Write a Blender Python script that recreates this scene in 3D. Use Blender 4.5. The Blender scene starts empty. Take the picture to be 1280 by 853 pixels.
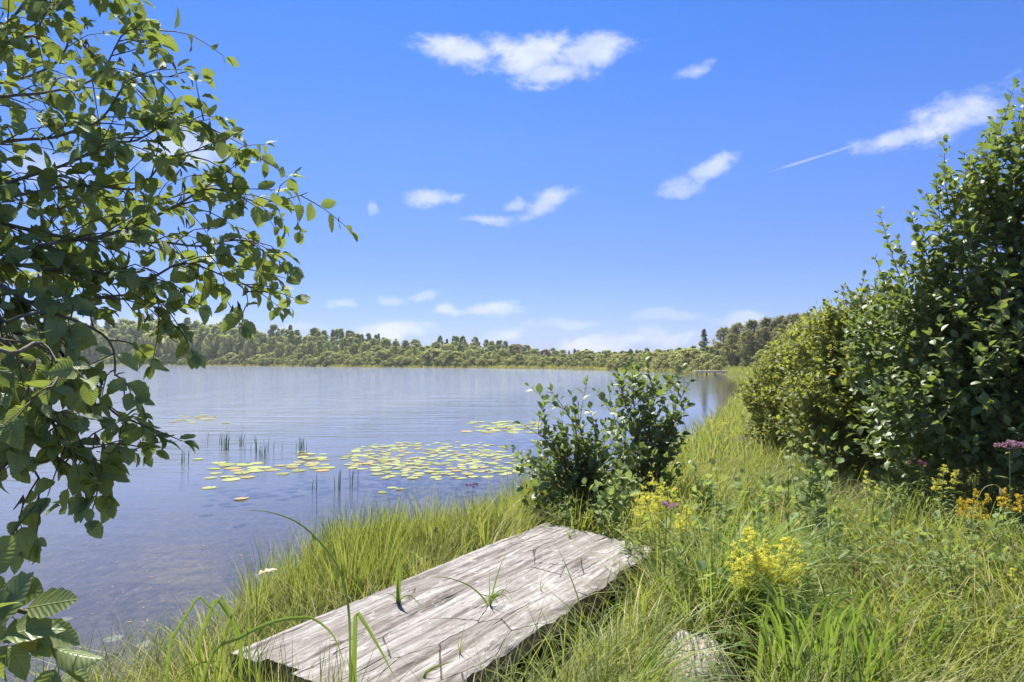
import bpy, math
import numpy as np
from mathutils import Matrix, Vector, Euler

rng = np.random.default_rng(11)
scene = bpy.context.scene
col = scene.collection
R = math.radians

# ------------------------------------------------------------------ camera
CAM = np.array([0.0, 0.0, 1.95])          # water level is z = 0
FPX = 853.0                               # focal length in pixels of a 1280 wide picture (24 mm on 36 mm)
PITCH = math.atan(23.5 / FPX)
cam_data = bpy.data.cameras.new('camera')
cam_data.lens = 24.0
cam_data.sensor_width = 36.0
cam_data.clip_start = 0.05
cam_data.clip_end = 6000
cam = bpy.data.objects.new('camera', cam_data)
col.objects.link(cam)
cam.location = CAM
cam.rotation_euler = (math.pi / 2 + PITCH, 0, 0)
scene.camera = cam

def ray(px, py):
    a, b = px - 640.0, 426.5 - py
    return np.array([a, FPX * math.cos(PITCH) - b * math.sin(PITCH), FPX * math.sin(PITCH) + b * math.cos(PITCH)]) / FPX
def at_depth(px, py, d):                  # world point seen at a photo pixel, d metres ahead
    r = ray(px, py)
    return CAM + r * (d / r[1])
def at_height(px, py, z):
    r = ray(px, py)
    return CAM + r * ((z - CAM[2]) / r[2])

# ------------------------------------------------------------------ sun, sky, exposure
SUN_AZ, SUN_EL = R(-16), R(57)             # ahead of the camera, a little to the left
sun_dir = Vector((math.sin(SUN_AZ) * math.cos(SUN_EL), math.cos(SUN_AZ) * math.cos(SUN_EL), math.sin(SUN_EL)))
sun_data = bpy.data.lights.new('sun', 'SUN')
sun_data.energy = 4.3
sun_data.angle = R(0.53)
sun_data.color = (1.0, 0.95, 0.86)
sun = bpy.data.objects.new('sun', sun_data)
col.objects.link(sun)
sun.rotation_euler = (-sun_dir).to_track_quat('-Z', 'Y').to_euler()
sun.location = (0, 0, 40)

scene.view_settings.view_transform = 'Standard'
scene.view_settings.look = 'None'
scene.view_settings.exposure = 1.3
scene.view_settings.gamma = 1.0
scene.view_settings.use_curve_mapping = False

world = bpy.data.worlds.new('World')
scene.world = world
world.use_nodes = True
nt = world.node_tree
nt.nodes.clear()
def N(tree, kind, **kw):
    n = tree.nodes.new(kind)
    for k, v in kw.items():
        if k.startswith('i_'):
            n.inputs[int(k[2:]) if k[2:].isdigit() else k[2:].replace('_', ' ')].default_value = v
        else:
            setattr(n, k, v)
    return n
def wire(tree, a, b):
    tree.links.new(a, b)
sky = N(nt, 'ShaderNodeTexSky', sky_type='NISHITA', sun_disc=False, sun_elevation=SUN_EL, sun_rotation=SUN_AZ,
        altitude=200.0, air_density=1.0, dust_density=0.25, ozone_density=3.0)
tc = N(nt, 'ShaderNodeTexCoord')
tint = N(nt, 'ShaderNodeMix', data_type='RGBA', blend_type='MULTIPLY', i_0=1.0)
sepz = N(nt, 'ShaderNodeSeparateXYZ'); wire(nt, tc.outputs['Generated'], sepz.inputs[0])
clear = N(nt, 'ShaderNodeValToRGB')                     # a clear, deep blue day
for q, (p_, c_) in zip((clear.color_ramp.elements[0], clear.color_ramp.elements.new(.14), clear.color_ramp.elements.new(.30), clear.color_ramp.elements.new(.50), clear.color_ramp.elements[-1]),
                       ((0.0, (.46, .54, 1.0)), (.14, (.47, .56, 1.0)), (.30, (.46, .66, 1.15)), (.50, (.32, .66, 1.22)), (.85, (.55, .80, 1.2)))):
    q.position = p_; q.color = (*c_, 1)
wire(nt, sepz.outputs['Z'], clear.inputs[0])
wire(nt, clear.outputs[0], tint.inputs[7])
wire(nt, sky.outputs[0], tint.inputs[6])
warp = N(nt, 'ShaderNodeTexNoise', i_Scale=9.0, i_Detail=4.0, i_Roughness=0.6)
wire(nt, tc.outputs['Generated'], warp.inputs['Vector'])
wsub = N(nt, 'ShaderNodeVectorMath', operation='SUBTRACT'); wsub.inputs[1].default_value = (0.5, 0.5, 0.5)
wire(nt, warp.outputs['Color'], wsub.inputs[0])
wmul = N(nt, 'ShaderNodeVectorMath', operation='SCALE'); wmul.inputs['Scale'].default_value = 0.05
wire(nt, wsub.outputs[0], wmul.inputs[0])
wadd = N(nt, 'ShaderNodeVectorMath', operation='ADD')
wire(nt, tc.outputs['Generated'], wadd.inputs[0]); wire(nt, wmul.outputs[0], wadd.inputs[1])
stretch = N(nt, 'ShaderNodeVectorMath', operation='MULTIPLY'); stretch.inputs[1].default_value = (1, 1, 1.9)
wire(nt, tc.outputs['Generated'], stretch.inputs[0])
fbm = N(nt, 'ShaderNodeTexNoise', i_Scale=17.0, i_Detail=10.0, i_Roughness=0.66, i_Distortion=0.35)
wire(nt, stretch.outputs[0], fbm.inputs['Vector'])
fb = N(nt, 'ShaderNodeMath', operation='MULTIPLY_ADD', i_1=1.9, i_2=-0.95)
wire(nt, fbm.outputs[0], fb.inputs[0])
CLOUDS = [  # photo pixel of the middle, half sizes in pixels, roll in degrees, opacity
    (575, 70, 75, 22, -6, .95), (660, 68, 85, 30, 2, 1), (730, 72, 78, 30, 6, .95), (690, 92, 75, 20, 0, .9),
    (866, 91, 34, 11, 14, .7), (1195, 142, 88, 36, 12, .92), (1130, 168, 66, 18, 8, .8),
    (893, 212, 36, 17, 22, .8), (853, 236, 42, 12, 8, .6), (540, 246, 38, 15, 4, .7), (683, 257, 46, 17, 18, .85),
    (612, 274, 44, 12, 0, .75), (642, 254, 20, 10, 0, .55), (462, 265, 10, 12, 30, .45),
    (612, 385, 40, 12, 0, .85), (557, 389, 28, 8, 0, .65), (425, 380, 24, 8, 0, .6), (530, 370, 22, 9, 15, .5), (492, 377, 26, 8, 0, .45),
    (490, 415, 70, 17, 5, .95), (622, 420, 40, 13, 14, .75), (765, 428, 95, 18, 6, .85), (853, 422, 34, 9, 20, .6),
    (925, 398, 40, 9, 5, .6), (985, 402, 36, 8, 0, .5), (375, 408, 45, 10, 0, .5), (265, 405, 55, 12, 0, .55), (120, 400, 80, 14, 0, .5),
    (235, 185, 80, 34, 10, .7), (60, 210, 70, 26, 0, .6), (700, 400, 60, 9, 0, .4), (830, 395, 50, 8, 0, .35),
    (1020, 197, 72, 2.6, 12, .42),
]
last = None
for (px, py, a, b, roll, op) in CLOUDS:
    d = Vector(ray(px, py)).normalized()
    right = d.cross(Vector((0, 0, 1))).normalized()
    up = right.cross(d)
    c, s = math.cos(R(roll)), math.sin(R(roll))
    r2, u2 = right * c + up * s, up * c - right * s
    m = Matrix((r2, d, u2)).transposed()
    mp = N(nt, 'ShaderNodeMapping', vector_type='TEXTURE')
    mp.inputs['Location'].default_value = d
    mp.inputs['Rotation'].default_value = m.to_euler()
    k = 1 / (FPX * (1 + ((px - 640) / FPX) ** 2 + ((py - 450) / FPX) ** 2) ** .5)
    mp.inputs['Scale'].default_value = (a * k * 1.0, 0.4, b * k * 0.98)
    wire(nt, (wadd if b > 4 else tc).outputs['Vector' if b > 4 else 'Generated'], mp.inputs['Vector'])
    ln = N(nt, 'ShaderNodeVectorMath', operation='LENGTH')
    wire(nt, mp.outputs[0], ln.inputs[0])
    ad = N(nt, 'ShaderNodeMath', operation='ADD')
    wire(nt, ln.outputs['Value'], ad.inputs[0]); wire(nt, fb.outputs[0], ad.inputs[1])
    mr = N(nt, 'ShaderNodeMapRange', interpolation_type='SMOOTHSTEP')
    mr.inputs['From Min'].default_value = 1.0; mr.inputs['From Max'].default_value = 0.22
    mr.inputs['To Min'].default_value = 0.0; mr.inputs['To Max'].default_value = op * .80
    wire(nt, ad.outputs[0], mr.inputs['Value'])
    if last is None:
        last = mr.outputs[0]
    else:
        mx = N(nt, 'ShaderNodeMath', operation='MAXIMUM')
        wire(nt, last, mx.inputs[0]); wire(nt, mr.outputs[0], mx.inputs[1])
        last = mx.outputs[0]
# the same scattered small clouds go on over the rest of the sky
gen = N(nt, 'ShaderNodeTexNoise', i_Scale=4.2, i_Detail=8.0, i_Roughness=0.58)
wire(nt, stretch.outputs[0], gen.inputs['Vector'])
gm = N(nt, 'ShaderNodeMapRange', interpolation_type='SMOOTHSTEP')
gm.inputs['From Min'].default_value = 0.60; gm.inputs['From Max'].default_value = 0.72; gm.inputs['To Max'].default_value = 0.9
wire(nt, gen.outputs[0], gm.inputs['Value'])
sep = N(nt, 'ShaderNodeSeparateXYZ'); wire(nt, tc.outputs['Generated'], sep.inputs[0])
side = N(nt, 'ShaderNodeMapRange', interpolation_type='SMOOTHSTEP')
side.inputs['From Min'].default_value = 0.74; side.inputs['From Max'].default_value = 0.62
wire(nt, sep.outputs['Y'], side.inputs['Value'])
gmul = N(nt, 'ShaderNodeMath', operation='MULTIPLY')
wire(nt, gm.outputs[0], gmul.inputs[0]); wire(nt, side.outputs[0], gmul.inputs[1])
mx = N(nt, 'ShaderNodeMath', operation='MAXIMUM')
wire(nt, last, mx.inputs[0]); wire(nt, gmul.outputs[0], mx.inputs[1])
cl_in = N(nt, 'ShaderNodeVectorMath', operation='ADD'); cl_in.inputs[1].default_value = (0.008, 0, 0.05)
wire(nt, stretch.outputs[0], cl_in.inputs[0])
fb2 = N(nt, 'ShaderNodeTexNoise', i_Scale=15.0, i_Detail=5.0, i_Roughness=0.55, i_Distortion=0.35)
wire(nt, cl_in.outputs[0], fb2.inputs['Vector'])
cramp = N(nt, 'ShaderNodeMix', data_type='RGBA')
cramp.inputs[6].default_value = (5.2, 5.8, 7.3, 1); cramp.inputs[7].default_value = (7.0, 7.3, 7.9, 1)
cmr = N(nt, 'ShaderNodeMapRange'); cmr.inputs['From Min'].default_value = 0.35; cmr.inputs['From Max'].default_value = 0.62
wire(nt, fb2.outputs[0], cmr.inputs['Value']); wire(nt, cmr.outputs[0], cramp.inputs[0])
cmix = N(nt, 'ShaderNodeMix', data_type='RGBA')
wire(nt, mx.outputs[0], cmix.inputs[0]); wire(nt, tint.outputs[2], cmix.inputs[6]); wire(nt, cramp.outputs[2], cmix.inputs[7])
bg = N(nt, 'ShaderNodeBackground'); bg.inputs['Strength'].default_value = 0.0575
wire(nt, cmix.outputs[2], bg.inputs['Color'])
wo = N(nt, 'ShaderNodeOutputWorld'); wire(nt, bg.outputs[0], wo.inputs['Surface'])

# ------------------------------------------------------------------ materials
def mat(name):
    m = bpy.data.materials.new(name)
    m.use_nodes = True
    m.node_tree.nodes.clear()
    return m, m.node_tree
def out(t, sh):
    o = N(t, 'ShaderNodeOutputMaterial')
    wire(t, sh, o.inputs['Surface'])
def ramp(t, fac, stops, interp='LINEAR'):
    r = N(t, 'ShaderNodeValToRGB')
    r.color_ramp.interpolation = interp
    e = r.color_ramp.elements
    while len(e) < len(stops): e.new(0.5)
    for q, (p, c) in zip(e, stops):
        q.position = p
        q.color = (*c, 1)
    wire(t, fac, r.inputs[0])
    return r.outputs[0]
def noise(t, vec, scale, detail=4, rough=0.55, dist=0.0):
    n = N(t, 'ShaderNodeTexNoise', i_Scale=scale, i_Detail=detail, i_Roughness=rough, i_Distortion=dist)
    if vec is not None: wire(t, vec, n.inputs['Vector'])
    return n.outputs[0]
def scaled(t, vec, s):
    v = N(t, 'ShaderNodeVectorMath', operation='MULTIPLY'); v.inputs[1].default_value = s
    wire(t, vec, v.inputs[0])
    return v.outputs[0]
def mth(t, op, a, b=None, c=None):
    n = N(t, 'ShaderNodeMath', operation=op)
    for k, v in enumerate((a, b, c)):
        if v is None: continue
        if isinstance(v, (int, float)): n.inputs[k].default_value = v
        else: wire(t, v, n.inputs[k])
    return n.outputs[0]
def mixc(t, fac, a, b, mode='MIX'):
    n = N(t, 'ShaderNodeMix', data_type='RGBA', blend_type=mode)
    for k, v in ((0, fac), (6, a), (7, b)):
        if isinstance(v, (int, float)): n.inputs[k].default_value = v
        elif isinstance(v, tuple): n.inputs[k].default_value = (*v, 1)
        else: wire(t, v, n.inputs[k])
    return n.outputs[2]

def leaf_mat(name, dark, light, yellow, trans, tw=0.4, rough=0.42, veins=0, spec=0.4, back=None):
    """tint.r chooses between dark and light green, tint.g how yellowed the leaf is"""
    m, t = mat(name)
    at = N(t, 'ShaderNodeAttribute', attribute_name='tint')
    sp = N(t, 'ShaderNodeSeparateColor'); wire(t, at.outputs['Color'], sp.inputs[0])
    oi = N(t, 'ShaderNodeObjectInfo')
    f = mth(t, 'ADD', sp.outputs[0], mth(t, 'MULTIPLY_ADD', oi.outputs['Random'], 0.5, -0.25))
    fc = N(t, 'ShaderNodeClamp'); wire(t, f, fc.inputs[0])
    c = mixc(t, fc.outputs[0], dark, light)
    c = mixc(t, sp.outputs[1], c, yellow)
    tcol = mixc(t, sp.outputs[1], trans, yellow)
    nrm = None
    if veins:
        uv = N(t, 'ShaderNodeUVMap')
        s = N(t, 'ShaderNodeSeparateXYZ'); wire(t, uv.outputs[0], s.inputs[0])
        au = mth(t, 'ABSOLUTE', mth(t, 'SUBTRACT', s.outputs[0], 0.5))
        ph = mth(t, 'MULTIPLY', mth(t, 'SUBTRACT', s.outputs[1], mth(t, 'MULTIPLY', au, 0.55)), veins)
        tri = mth(t, 'ABSOLUTE', mth(t, 'SUBTRACT', mth(t, 'FRACT', ph), 0.5))
        vn = N(t, 'ShaderNodeMapRange'); vn.inputs['From Min'].default_value = 0.40; vn.inputs['From Max'].default_value = 0.5
        wire(t, tri, vn.inputs['Value'])
        md = N(t, 'ShaderNodeMapRange'); md.inputs['From Min'].default_value = 0.035; md.inputs['From Max'].default_value = 0.0
        wire(t, au, md.inputs['Value'])
        v = mth(t, 'MAXIMUM', vn.outputs[0], md.outputs[0])
        geo = N(t, 'ShaderNodeNewGeometry')
        blot = noise(t, geo.outputs['Position'], 60, 3)
        c = mixc(t, mth(t, 'MULTIPLY', v, 0.45), c, light)
        c = mixc(t, mth(t, 'MULTIPLY', blot, 0.35), c, dark)
        spot = ramp(t, noise(t, geo.outputs['Position'], 38, 4, .6), [(.66, (0, 0, 0)), (.72, (.8, .8, .8))])
        c = mixc(t, spot, c, (.16, .11, .05)); tcol = mixc(t, spot, tcol, (.14, .09, .03))
        tcol = mixc(t, mth(t, 'MULTIPLY', v, 0.5), tcol, (trans[0] * .45, trans[1] * .5, trans[2] * .5))
        hgt = mth(t, 'ADD', mth(t, 'MULTIPLY', tri, -1.0), mth(t, 'MULTIPLY', md.outputs[0], 0.6))
        bp = N(t, 'ShaderNodeBump', i_Strength=0.45); bp.inputs['Distance'].default_value = 0.003
        wire(t, hgt, bp.inputs['Height'])
        nrm = bp.outputs[0]
    p = N(t, 'ShaderNodeBsdfDiffuse')
    wire(t, c, p.inputs[0])
    gs = N(t, 'ShaderNodeBsdfGlossy', i_Roughness=rough); gs.inputs[0].default_value = (.9, .95, .9, 1)
    tr = N(t, 'ShaderNodeBsdfTranslucent'); wire(t, tcol, tr.inputs[0])
    if nrm: wire(t, nrm, p.inputs['Normal']); wire(t, nrm, tr.inputs['Normal']); wire(t, nrm, gs.inputs['Normal'])
    sh = N(t, 'ShaderNodeMixShader', i_0=spec * .22)
    wire(t, p.outputs[0], sh.inputs[1]); wire(t, gs.outputs[0], sh.inputs[2])
    mx = N(t, 'ShaderNodeMixShader', i_0=tw)
    wire(t, sh.outputs[0], mx.inputs[1]); wire(t, tr.outputs[0], mx.inputs[2])
    out(t, mx.outputs[0])
    return m

def bark_mat(name, a, b, scale=30):
    m, t = mat(name)
    g = N(t, 'ShaderNodeNewGeometry')
    n = noise(t, g.outputs['Position'], scale, 5, .65)
    p = N(t, 'ShaderNodeBsdfPrincipled', i_Roughness=0.85)
    wire(t, ramp(t, n, [(0.35, a), (0.65, b)]), p.inputs['Base Color'])
    bp = N(t, 'ShaderNodeBump', i_Strength=0.5); bp.inputs['Distance'].default_value = 0.01
    wire(t, n, bp.inputs['Height']); wire(t, bp.outputs[0], p.inputs['Normal'])
    out(t, p.outputs[0])
    return m

M = {}
M['alder'] = leaf_mat('alder_leaf', (.125, .175, .060), (.27, .33, .125), (.50, .38, .03), (.28, .36, .06), .38, .45, veins=9, spec=.25)
M['shrub'] = leaf_mat('shrub_leaf', (.090, .135, .045), (.225, .275, .095), (.34, .30, .05), (.26, .35, .055), .38, .42, veins=6, spec=.30)
M['shrub_far'] = leaf_mat('yellowish_shrub_leaf', (.11, .145, .038), (.25, .275, .07), (.42, .36, .05), (.36, .40, .05), .42, .52, spec=.2)
M['weed'] = leaf_mat('weed_leaf', (.10, .165, .045), (.23, .31, .085), (.42, .36, .08), (.36, .46, .08), .42, .6, spec=.15)
M['pale'] = leaf_mat('pale_broad_leaf', (.15, .22, .085), (.27, .35, .14), (.45, .40, .10), (.38, .47, .11), .42, .6, veins=6, spec=.15)
M['grass'] = leaf_mat('grass_blade', (.055, .095, .014), (.26, .30, .055), (.60, .52, .26), (.36, .42, .045), .42, .6, spec=.18)
M['sedge'] = leaf_mat('sedge_blade', (.070, .125, .022), (.235, .285, .050), (.50, .41, .13), (.37, .44, .06), .42, .55, spec=.2)
M['lush'] = leaf_mat('lush_blade', (.055, .125, .022), (.20, .29, .050), (.50, .46, .12), (.28, .40, .045), .40, .5, spec=.25)
M['gold'] = leaf_mat('goldenrod_floret', (.70, .66, .10), (.92, .88, .22), (.70, .66, .12), (.85, .82, .14), .40, .8, spec=.05)
M['amber'] = leaf_mat('amber_floret', (.68, .50, .05), (.84, .68, .10), (.60, .44, .05), (.8, .62, .06), .40, .8, spec=.05)
M['pink'] = leaf_mat('pink_floret', (.34, .17, .26), (.60, .38, .48), (.42, .30, .28), (.55, .32, .42), .3, .8, spec=.05)
M['wine'] = leaf_mat('wine_floret', (.14, .035, .07), (.32, .09, .17), (.25, .12, .10), (.3, .08, .15), .3, .8, spec=.05)
M['far_green'] = leaf_mat('far_green_leaf', (.23, .29, .11), (.42, .46, .17), (.50, .46, .14), (.46, .52, .16), .46, .7, spec=.05)
M['far_pine'] = leaf_mat('far_pine_needle', (.16, .23, .12), (.29, .36, .16), (.32, .30, .12), (.32, .42, .15), .44, .7, spec=.05)
M['far_willow'] = leaf_mat('far_willow_leaf', (.32, .35, .13), (.49, .50, .18), (.55, .48, .19), (.52, .54, .17), .46, .7, spec=.05)
M['far_olive'] = leaf_mat('far_olive_leaf', (.14, .15, .065), (.27, .27, .115), (.40, .33, .12), (.38, .38, .12), .44, .7, spec=.05)
M['far_red'] = leaf_mat('far_red_leaf', (.25, .16, .10), (.36, .25, .14), (.50, .38, .14), (.42, .30, .14), .45, .7, spec=.05)
M['marsh'] = leaf_mat('marsh_blade', (.22, .235, .065), (.37, .37, .10), (.52, .47, .18), (.46, .46, .10), .45, .7, spec=.05)
M['bark'] = bark_mat('alder_bark', (.10, .085, .065), (.22, .19, .15))
M['twig'] = bark_mat('green_brown_twig', (.10, .085, .035), (.17, .13, .06))
M['wine_stem'] = bark_mat('wine_stem', (.10, .06, .045), (.16, .10, .06))
M['green_stem'] = bark_mat('green_stem', (.12, .17, .05), (.20, .24, .07))
M['far_bark'] = bark_mat('far_bark', (.12, .10, .08), (.26, .23, .19), 3)

def terrain_mat():
    m, t = mat('ground_soil')
    g = N(t, 'ShaderNodeNewGeometry')
    pos = g.outputs['Position']
    s = N(t, 'ShaderNodeSeparateXYZ'); wire(t, pos, s.inputs[0])
    n1 = noise(t, pos, 1.6, 6, .65); n2 = noise(t, pos, 22, 6, .7); n3 = noise(t, pos, .12, 4)
    soil = ramp(t, n2, [(.3, (.045, .036, .020)), (.5, (.095, .085, .040)), (.7, (.17, .145, .075))])
    green = ramp(t, n2, [(.3, (.045, .060, .016)), (.7, (.125, .140, .040))])
    land = mixc(t, ramp(t, n1, [(.4, (0, 0, 0)), (.6, (1, 1, 1))]), soil, green)
    land = mixc(t, ramp(t, n3, [(.4, (0, 0, 0)), (.7, (.5, .5, .5))]), land, (.14, .15, .045))
    n4 = noise(t, scaled(t, pos, (1, .6, 1)), 9.0, 8, .75, .6)
    mud = ramp(t, n4, [(.34, (.050, .045, .042)), (.48, (.088, .078, .068)), (.60, (.135, .113, .090)), (.72, (.27, .21, .15))])
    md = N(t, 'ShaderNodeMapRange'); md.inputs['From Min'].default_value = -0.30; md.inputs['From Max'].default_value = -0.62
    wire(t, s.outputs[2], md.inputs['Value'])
    mud = mixc(t, md.outputs[0], mud, (.070, .067, .066))  # deeper bed painted darker, in place of light lost in the water
    wl = N(t, 'ShaderNodeMapRange'); wl.inputs['From Min'].default_value = -0.02; wl.inputs['From Max'].default_value = 0.06
    wire(t, s.outputs[2], wl.inputs['Value'])
    c = mixc(t, wl.outputs[0], mud, land)
    p = N(t, 'ShaderNodeBsdfPrincipled', i_Roughness=.95)
    p.inputs['Specular IOR Level'].default_value = .1
    wire(t, c, p.inputs['Base Color'])
    bp = N(t, 'ShaderNodeBump', i_Strength=.7); bp.inputs['Distance'].default_value = .03
    wire(t, n2, bp.inputs['Height']); wire(t, bp.outputs[0], p.inputs['Normal'])
    out(t, p.outputs[0])
    return m
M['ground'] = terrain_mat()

def water_mat():
    m, t = mat('lake_water')
    g = N(t, 'ShaderNodeNewGeometry')
    pos = g.outputs['Position']
    at = N(t, 'ShaderNodeAttribute', attribute_name='tint')
    sp = N(t, 'ShaderNodeSeparateColor'); wire(t, at.outputs['Color'], sp.inputs[0])   # r: how open to the wind
    swell = noise(t, scaled(t, pos, (.36, 1.0, 1)), 2.3, 3, .55, .4)
    long_ = noise(t, scaled(t, pos, (.30, 1.0, 1)), .55, 2, .5, .3)
    rip = noise(t, scaled(t, pos, (.55, 1.0, 1)), 7.0, 4, .6)
    fine = noise(t, scaled(t, pos, (.7, 1.0, 1)), 28.0, 3, .6)
    gust = noise(t, scaled(t, pos, (.9, .10, 1)), .55, 5, .65)
    open_ = mth(t, 'MULTIPLY', sp.outputs[0], mth(t, 'MAXIMUM', mth(t, 'MULTIPLY_ADD', gust, 4.2, -1.1), .12))
    h = mth(t, 'ADD', mth(t, 'ADD', mth(t, 'MULTIPLY', swell, mth(t, 'MULTIPLY_ADD', sp.outputs[0], .060, .006)), mth(t, 'MULTIPLY', long_, mth(t, 'MULTIPLY', sp.outputs[0], .12))),
            mth(t, 'ADD', mth(t, 'MULTIPLY', rip, mth(t, 'MULTIPLY_ADD', open_, .021, .0006)), mth(t, 'MULTIPLY', fine, mth(t, 'MULTIPLY_ADD', open_, .0042, .0001))))
    bp = N(t, 'ShaderNodeBump', i_Strength=1.0); bp.inputs['Distance'].default_value = 1.0
    wire(t, h, bp.inputs['Height'])
    fr = N(t, 'ShaderNodeFresnel', i_IOR=1.333); wire(t, bp.outputs[0], fr.inputs['Normal'])
    gl = N(t, 'ShaderNodeBsdfGlossy', i_Roughness=.035); wire(t, bp.outputs[0], gl.inputs['Normal'])
    gl.inputs[0].default_value = (1, 1, 1, 1)
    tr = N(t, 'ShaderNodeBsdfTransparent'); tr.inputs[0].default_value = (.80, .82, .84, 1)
    tb = N(t, 'ShaderNodeBsdfDiffuse'); tb.inputs[0].default_value = (.52, .55, .58, 1)      # pale diffuse share painted in for brightness the reflection lacks
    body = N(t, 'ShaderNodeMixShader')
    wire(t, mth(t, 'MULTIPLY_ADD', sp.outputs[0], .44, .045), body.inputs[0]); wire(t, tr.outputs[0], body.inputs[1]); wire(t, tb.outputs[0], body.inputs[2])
    mx = N(t, 'ShaderNodeMixShader')
    wire(t, fr.outputs[0], mx.inputs[0]); wire(t, body.outputs[0], mx.inputs[1]); wire(t, gl.outputs[0], mx.inputs[2])
    out(t, mx.outputs[0])
    return m
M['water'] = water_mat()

def wood_mat():
    m, t = mat('weathered_wood')
    tcn = N(t, 'ShaderNodeTexCoord')
    v = tcn.outputs['Object']                                  # y runs along the planks
    wob = noise(t, v, 1.6, 3)
    comb = N(t, 'ShaderNodeVectorMath', operation='ADD')
    cx = N(t, 'ShaderNodeCombineXYZ'); wire(t, mth(t, 'MULTIPLY_ADD', wob, .10, -.05), cx.inputs[0])
    wire(t, v, comb.inputs[0]); wire(t, cx.outputs[0], comb.inputs[1])
    w = comb.outputs[0]
    band = noise(t, scaled(t, w, (1, .05, 1)), 26, 4, .6)
    grain = noise(t, scaled(t, w, (1, .035, 1)), 95, 5, .7)
    fibre = noise(t, scaled(t, w, (1, .05, 1)), 260, 3, .6)
    blot = noise(t, scaled(t, v, (1, .35, 1)), 4.5, 5, .65)
    base = ramp(t, band, [(.36, (.085, .073, .062)), (.46, (.225, .207, .188)), (.57, (.39, .37, .345)), (.72, (.50, .483, .46))])
    base = mixc(t, ramp(t, grain, [(.30, (.85, .85, .85)), (.48, (0, 0, 0))]), base, (.15, .115, .095))
    base = mixc(t, ramp(t, fibre, [(.36, (.55, .55, .55)), (.5, (0, 0, 0))]), base, (.23, .19, .16))
    base = mixc(t, ramp(t, blot, [(.42, (0, 0, 0)), (.66, (.75, .75, .75))]), base, (.19, .163, .14))
    lich = noise(t, scaled(t, v, (1, .5, 1)), 14, 6, .75)
    base = mixc(t, ramp(t, lich, [(.56, (0, 0, 0)), (.64, (.55, .55, .55))]), base, (.50, .485, .46))
    vor = N(t, 'ShaderNodeTexVoronoi', feature='DISTANCE_TO_EDGE', i_Scale=3.2)
    wire(t, scaled(t, w, (1.5, .55, 1)), vor.inputs['Vector'])
    crack_n = noise(t, v, 2.3, 2)
    crack = mth(t, 'MULTIPLY', ramp(t, vor.outputs[0], [(.0, (1, 1, 1)), (.012, (0, 0, 0))]), ramp(t, crack_n, [(.48, (0, 0, 0)), (.54, (1, 1, 1))]))
    base = mixc(t, crack, base, (.045, .035, .03))
    knot = N(t, 'ShaderNodeTexVoronoi', feature='F1', i_Scale=9.0)
    wire(t, scaled(t, v, (1, .6, 1)), knot.inputs['Vector'])
    kn = ramp(t, knot.outputs[0], [(.035, (.8, .8, .8)), (.06, (0, 0, 0))])
    base = mixc(t, kn, base, (.09, .07, .06))
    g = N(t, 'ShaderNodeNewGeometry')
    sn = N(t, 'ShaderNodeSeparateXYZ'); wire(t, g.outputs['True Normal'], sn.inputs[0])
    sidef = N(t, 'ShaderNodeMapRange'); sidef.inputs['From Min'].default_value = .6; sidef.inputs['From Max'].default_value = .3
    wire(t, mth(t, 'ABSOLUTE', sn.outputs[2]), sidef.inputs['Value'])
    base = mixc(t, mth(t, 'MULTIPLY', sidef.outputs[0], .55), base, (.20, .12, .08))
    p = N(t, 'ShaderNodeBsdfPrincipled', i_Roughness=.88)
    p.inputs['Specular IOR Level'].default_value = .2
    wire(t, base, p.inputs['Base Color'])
    h = mth(t, 'ADD', mth(t, 'MULTIPLY', grain, .7), mth(t, 'ADD', mth(t, 'MULTIPLY', band, .5), mth(t, 'MULTIPLY', crack, -.8)))
    bp = N(t, 'ShaderNodeBump', i_Strength=.9); bp.inputs['Distance'].default_value = .012
    wire(t, h, bp.inputs['Height']); wire(t, bp.outputs[0], p.inputs['Normal'])
    out(t, p.outputs[0])
    return m
M['wood'] = wood_mat()

def plain(name, a, b, scale=12, rough=.85, bump=.4):
    m, t = mat(name)
    g = N(t, 'ShaderNodeNewGeometry')
    n = noise(t, g.outputs['Position'], scale, 6, .65)
    p = N(t, 'ShaderNodeBsdfPrincipled', i_Roughness=rough)
    wire(t, ramp(t, n, [(.3, a), (.7, b)]), p.inputs['Base Color'])
    bp = N(t, 'ShaderNodeBump', i_Strength=bump); bp.inputs['Distance'].default_value = .02
    wire(t, n, bp.inputs['Height']); wire(t, bp.outputs[0], p.inputs['Normal'])
    out(t, p.outputs[0])
    return m
M['stone'] = plain('pale_stone', (.24, .20, .16), (.58, .53, .45), 26, .9, 1.0)
M['jetty'] = plain('pale_jetty_board', (.50, .43, .39), (.64, .56, .51), 3)
M['dry_leaf'] = leaf_mat('dry_leaf', (.55, .42, .28), (.80, .68, .50), (.6, .45, .3), (.75, .60, .42), .4, .8, spec=.1)
M['debris'] = plain('floating_debris', (.10, .075, .05), (.24, .18, .12), 9, .8, .2)
M['pad'] = leaf_mat('lily_pad', (.20, .25, .085), (.38, .41, .165), (.42, .31, .14), (.36, .38, .13), .2, .6, spec=.12)
M['pad_dull'] = leaf_mat('sunken_lily_pad', (.10, .12, .055), (.15, .17, .08), (.2, .15, .08), (.1, .12, .05), .1, .5)

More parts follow.
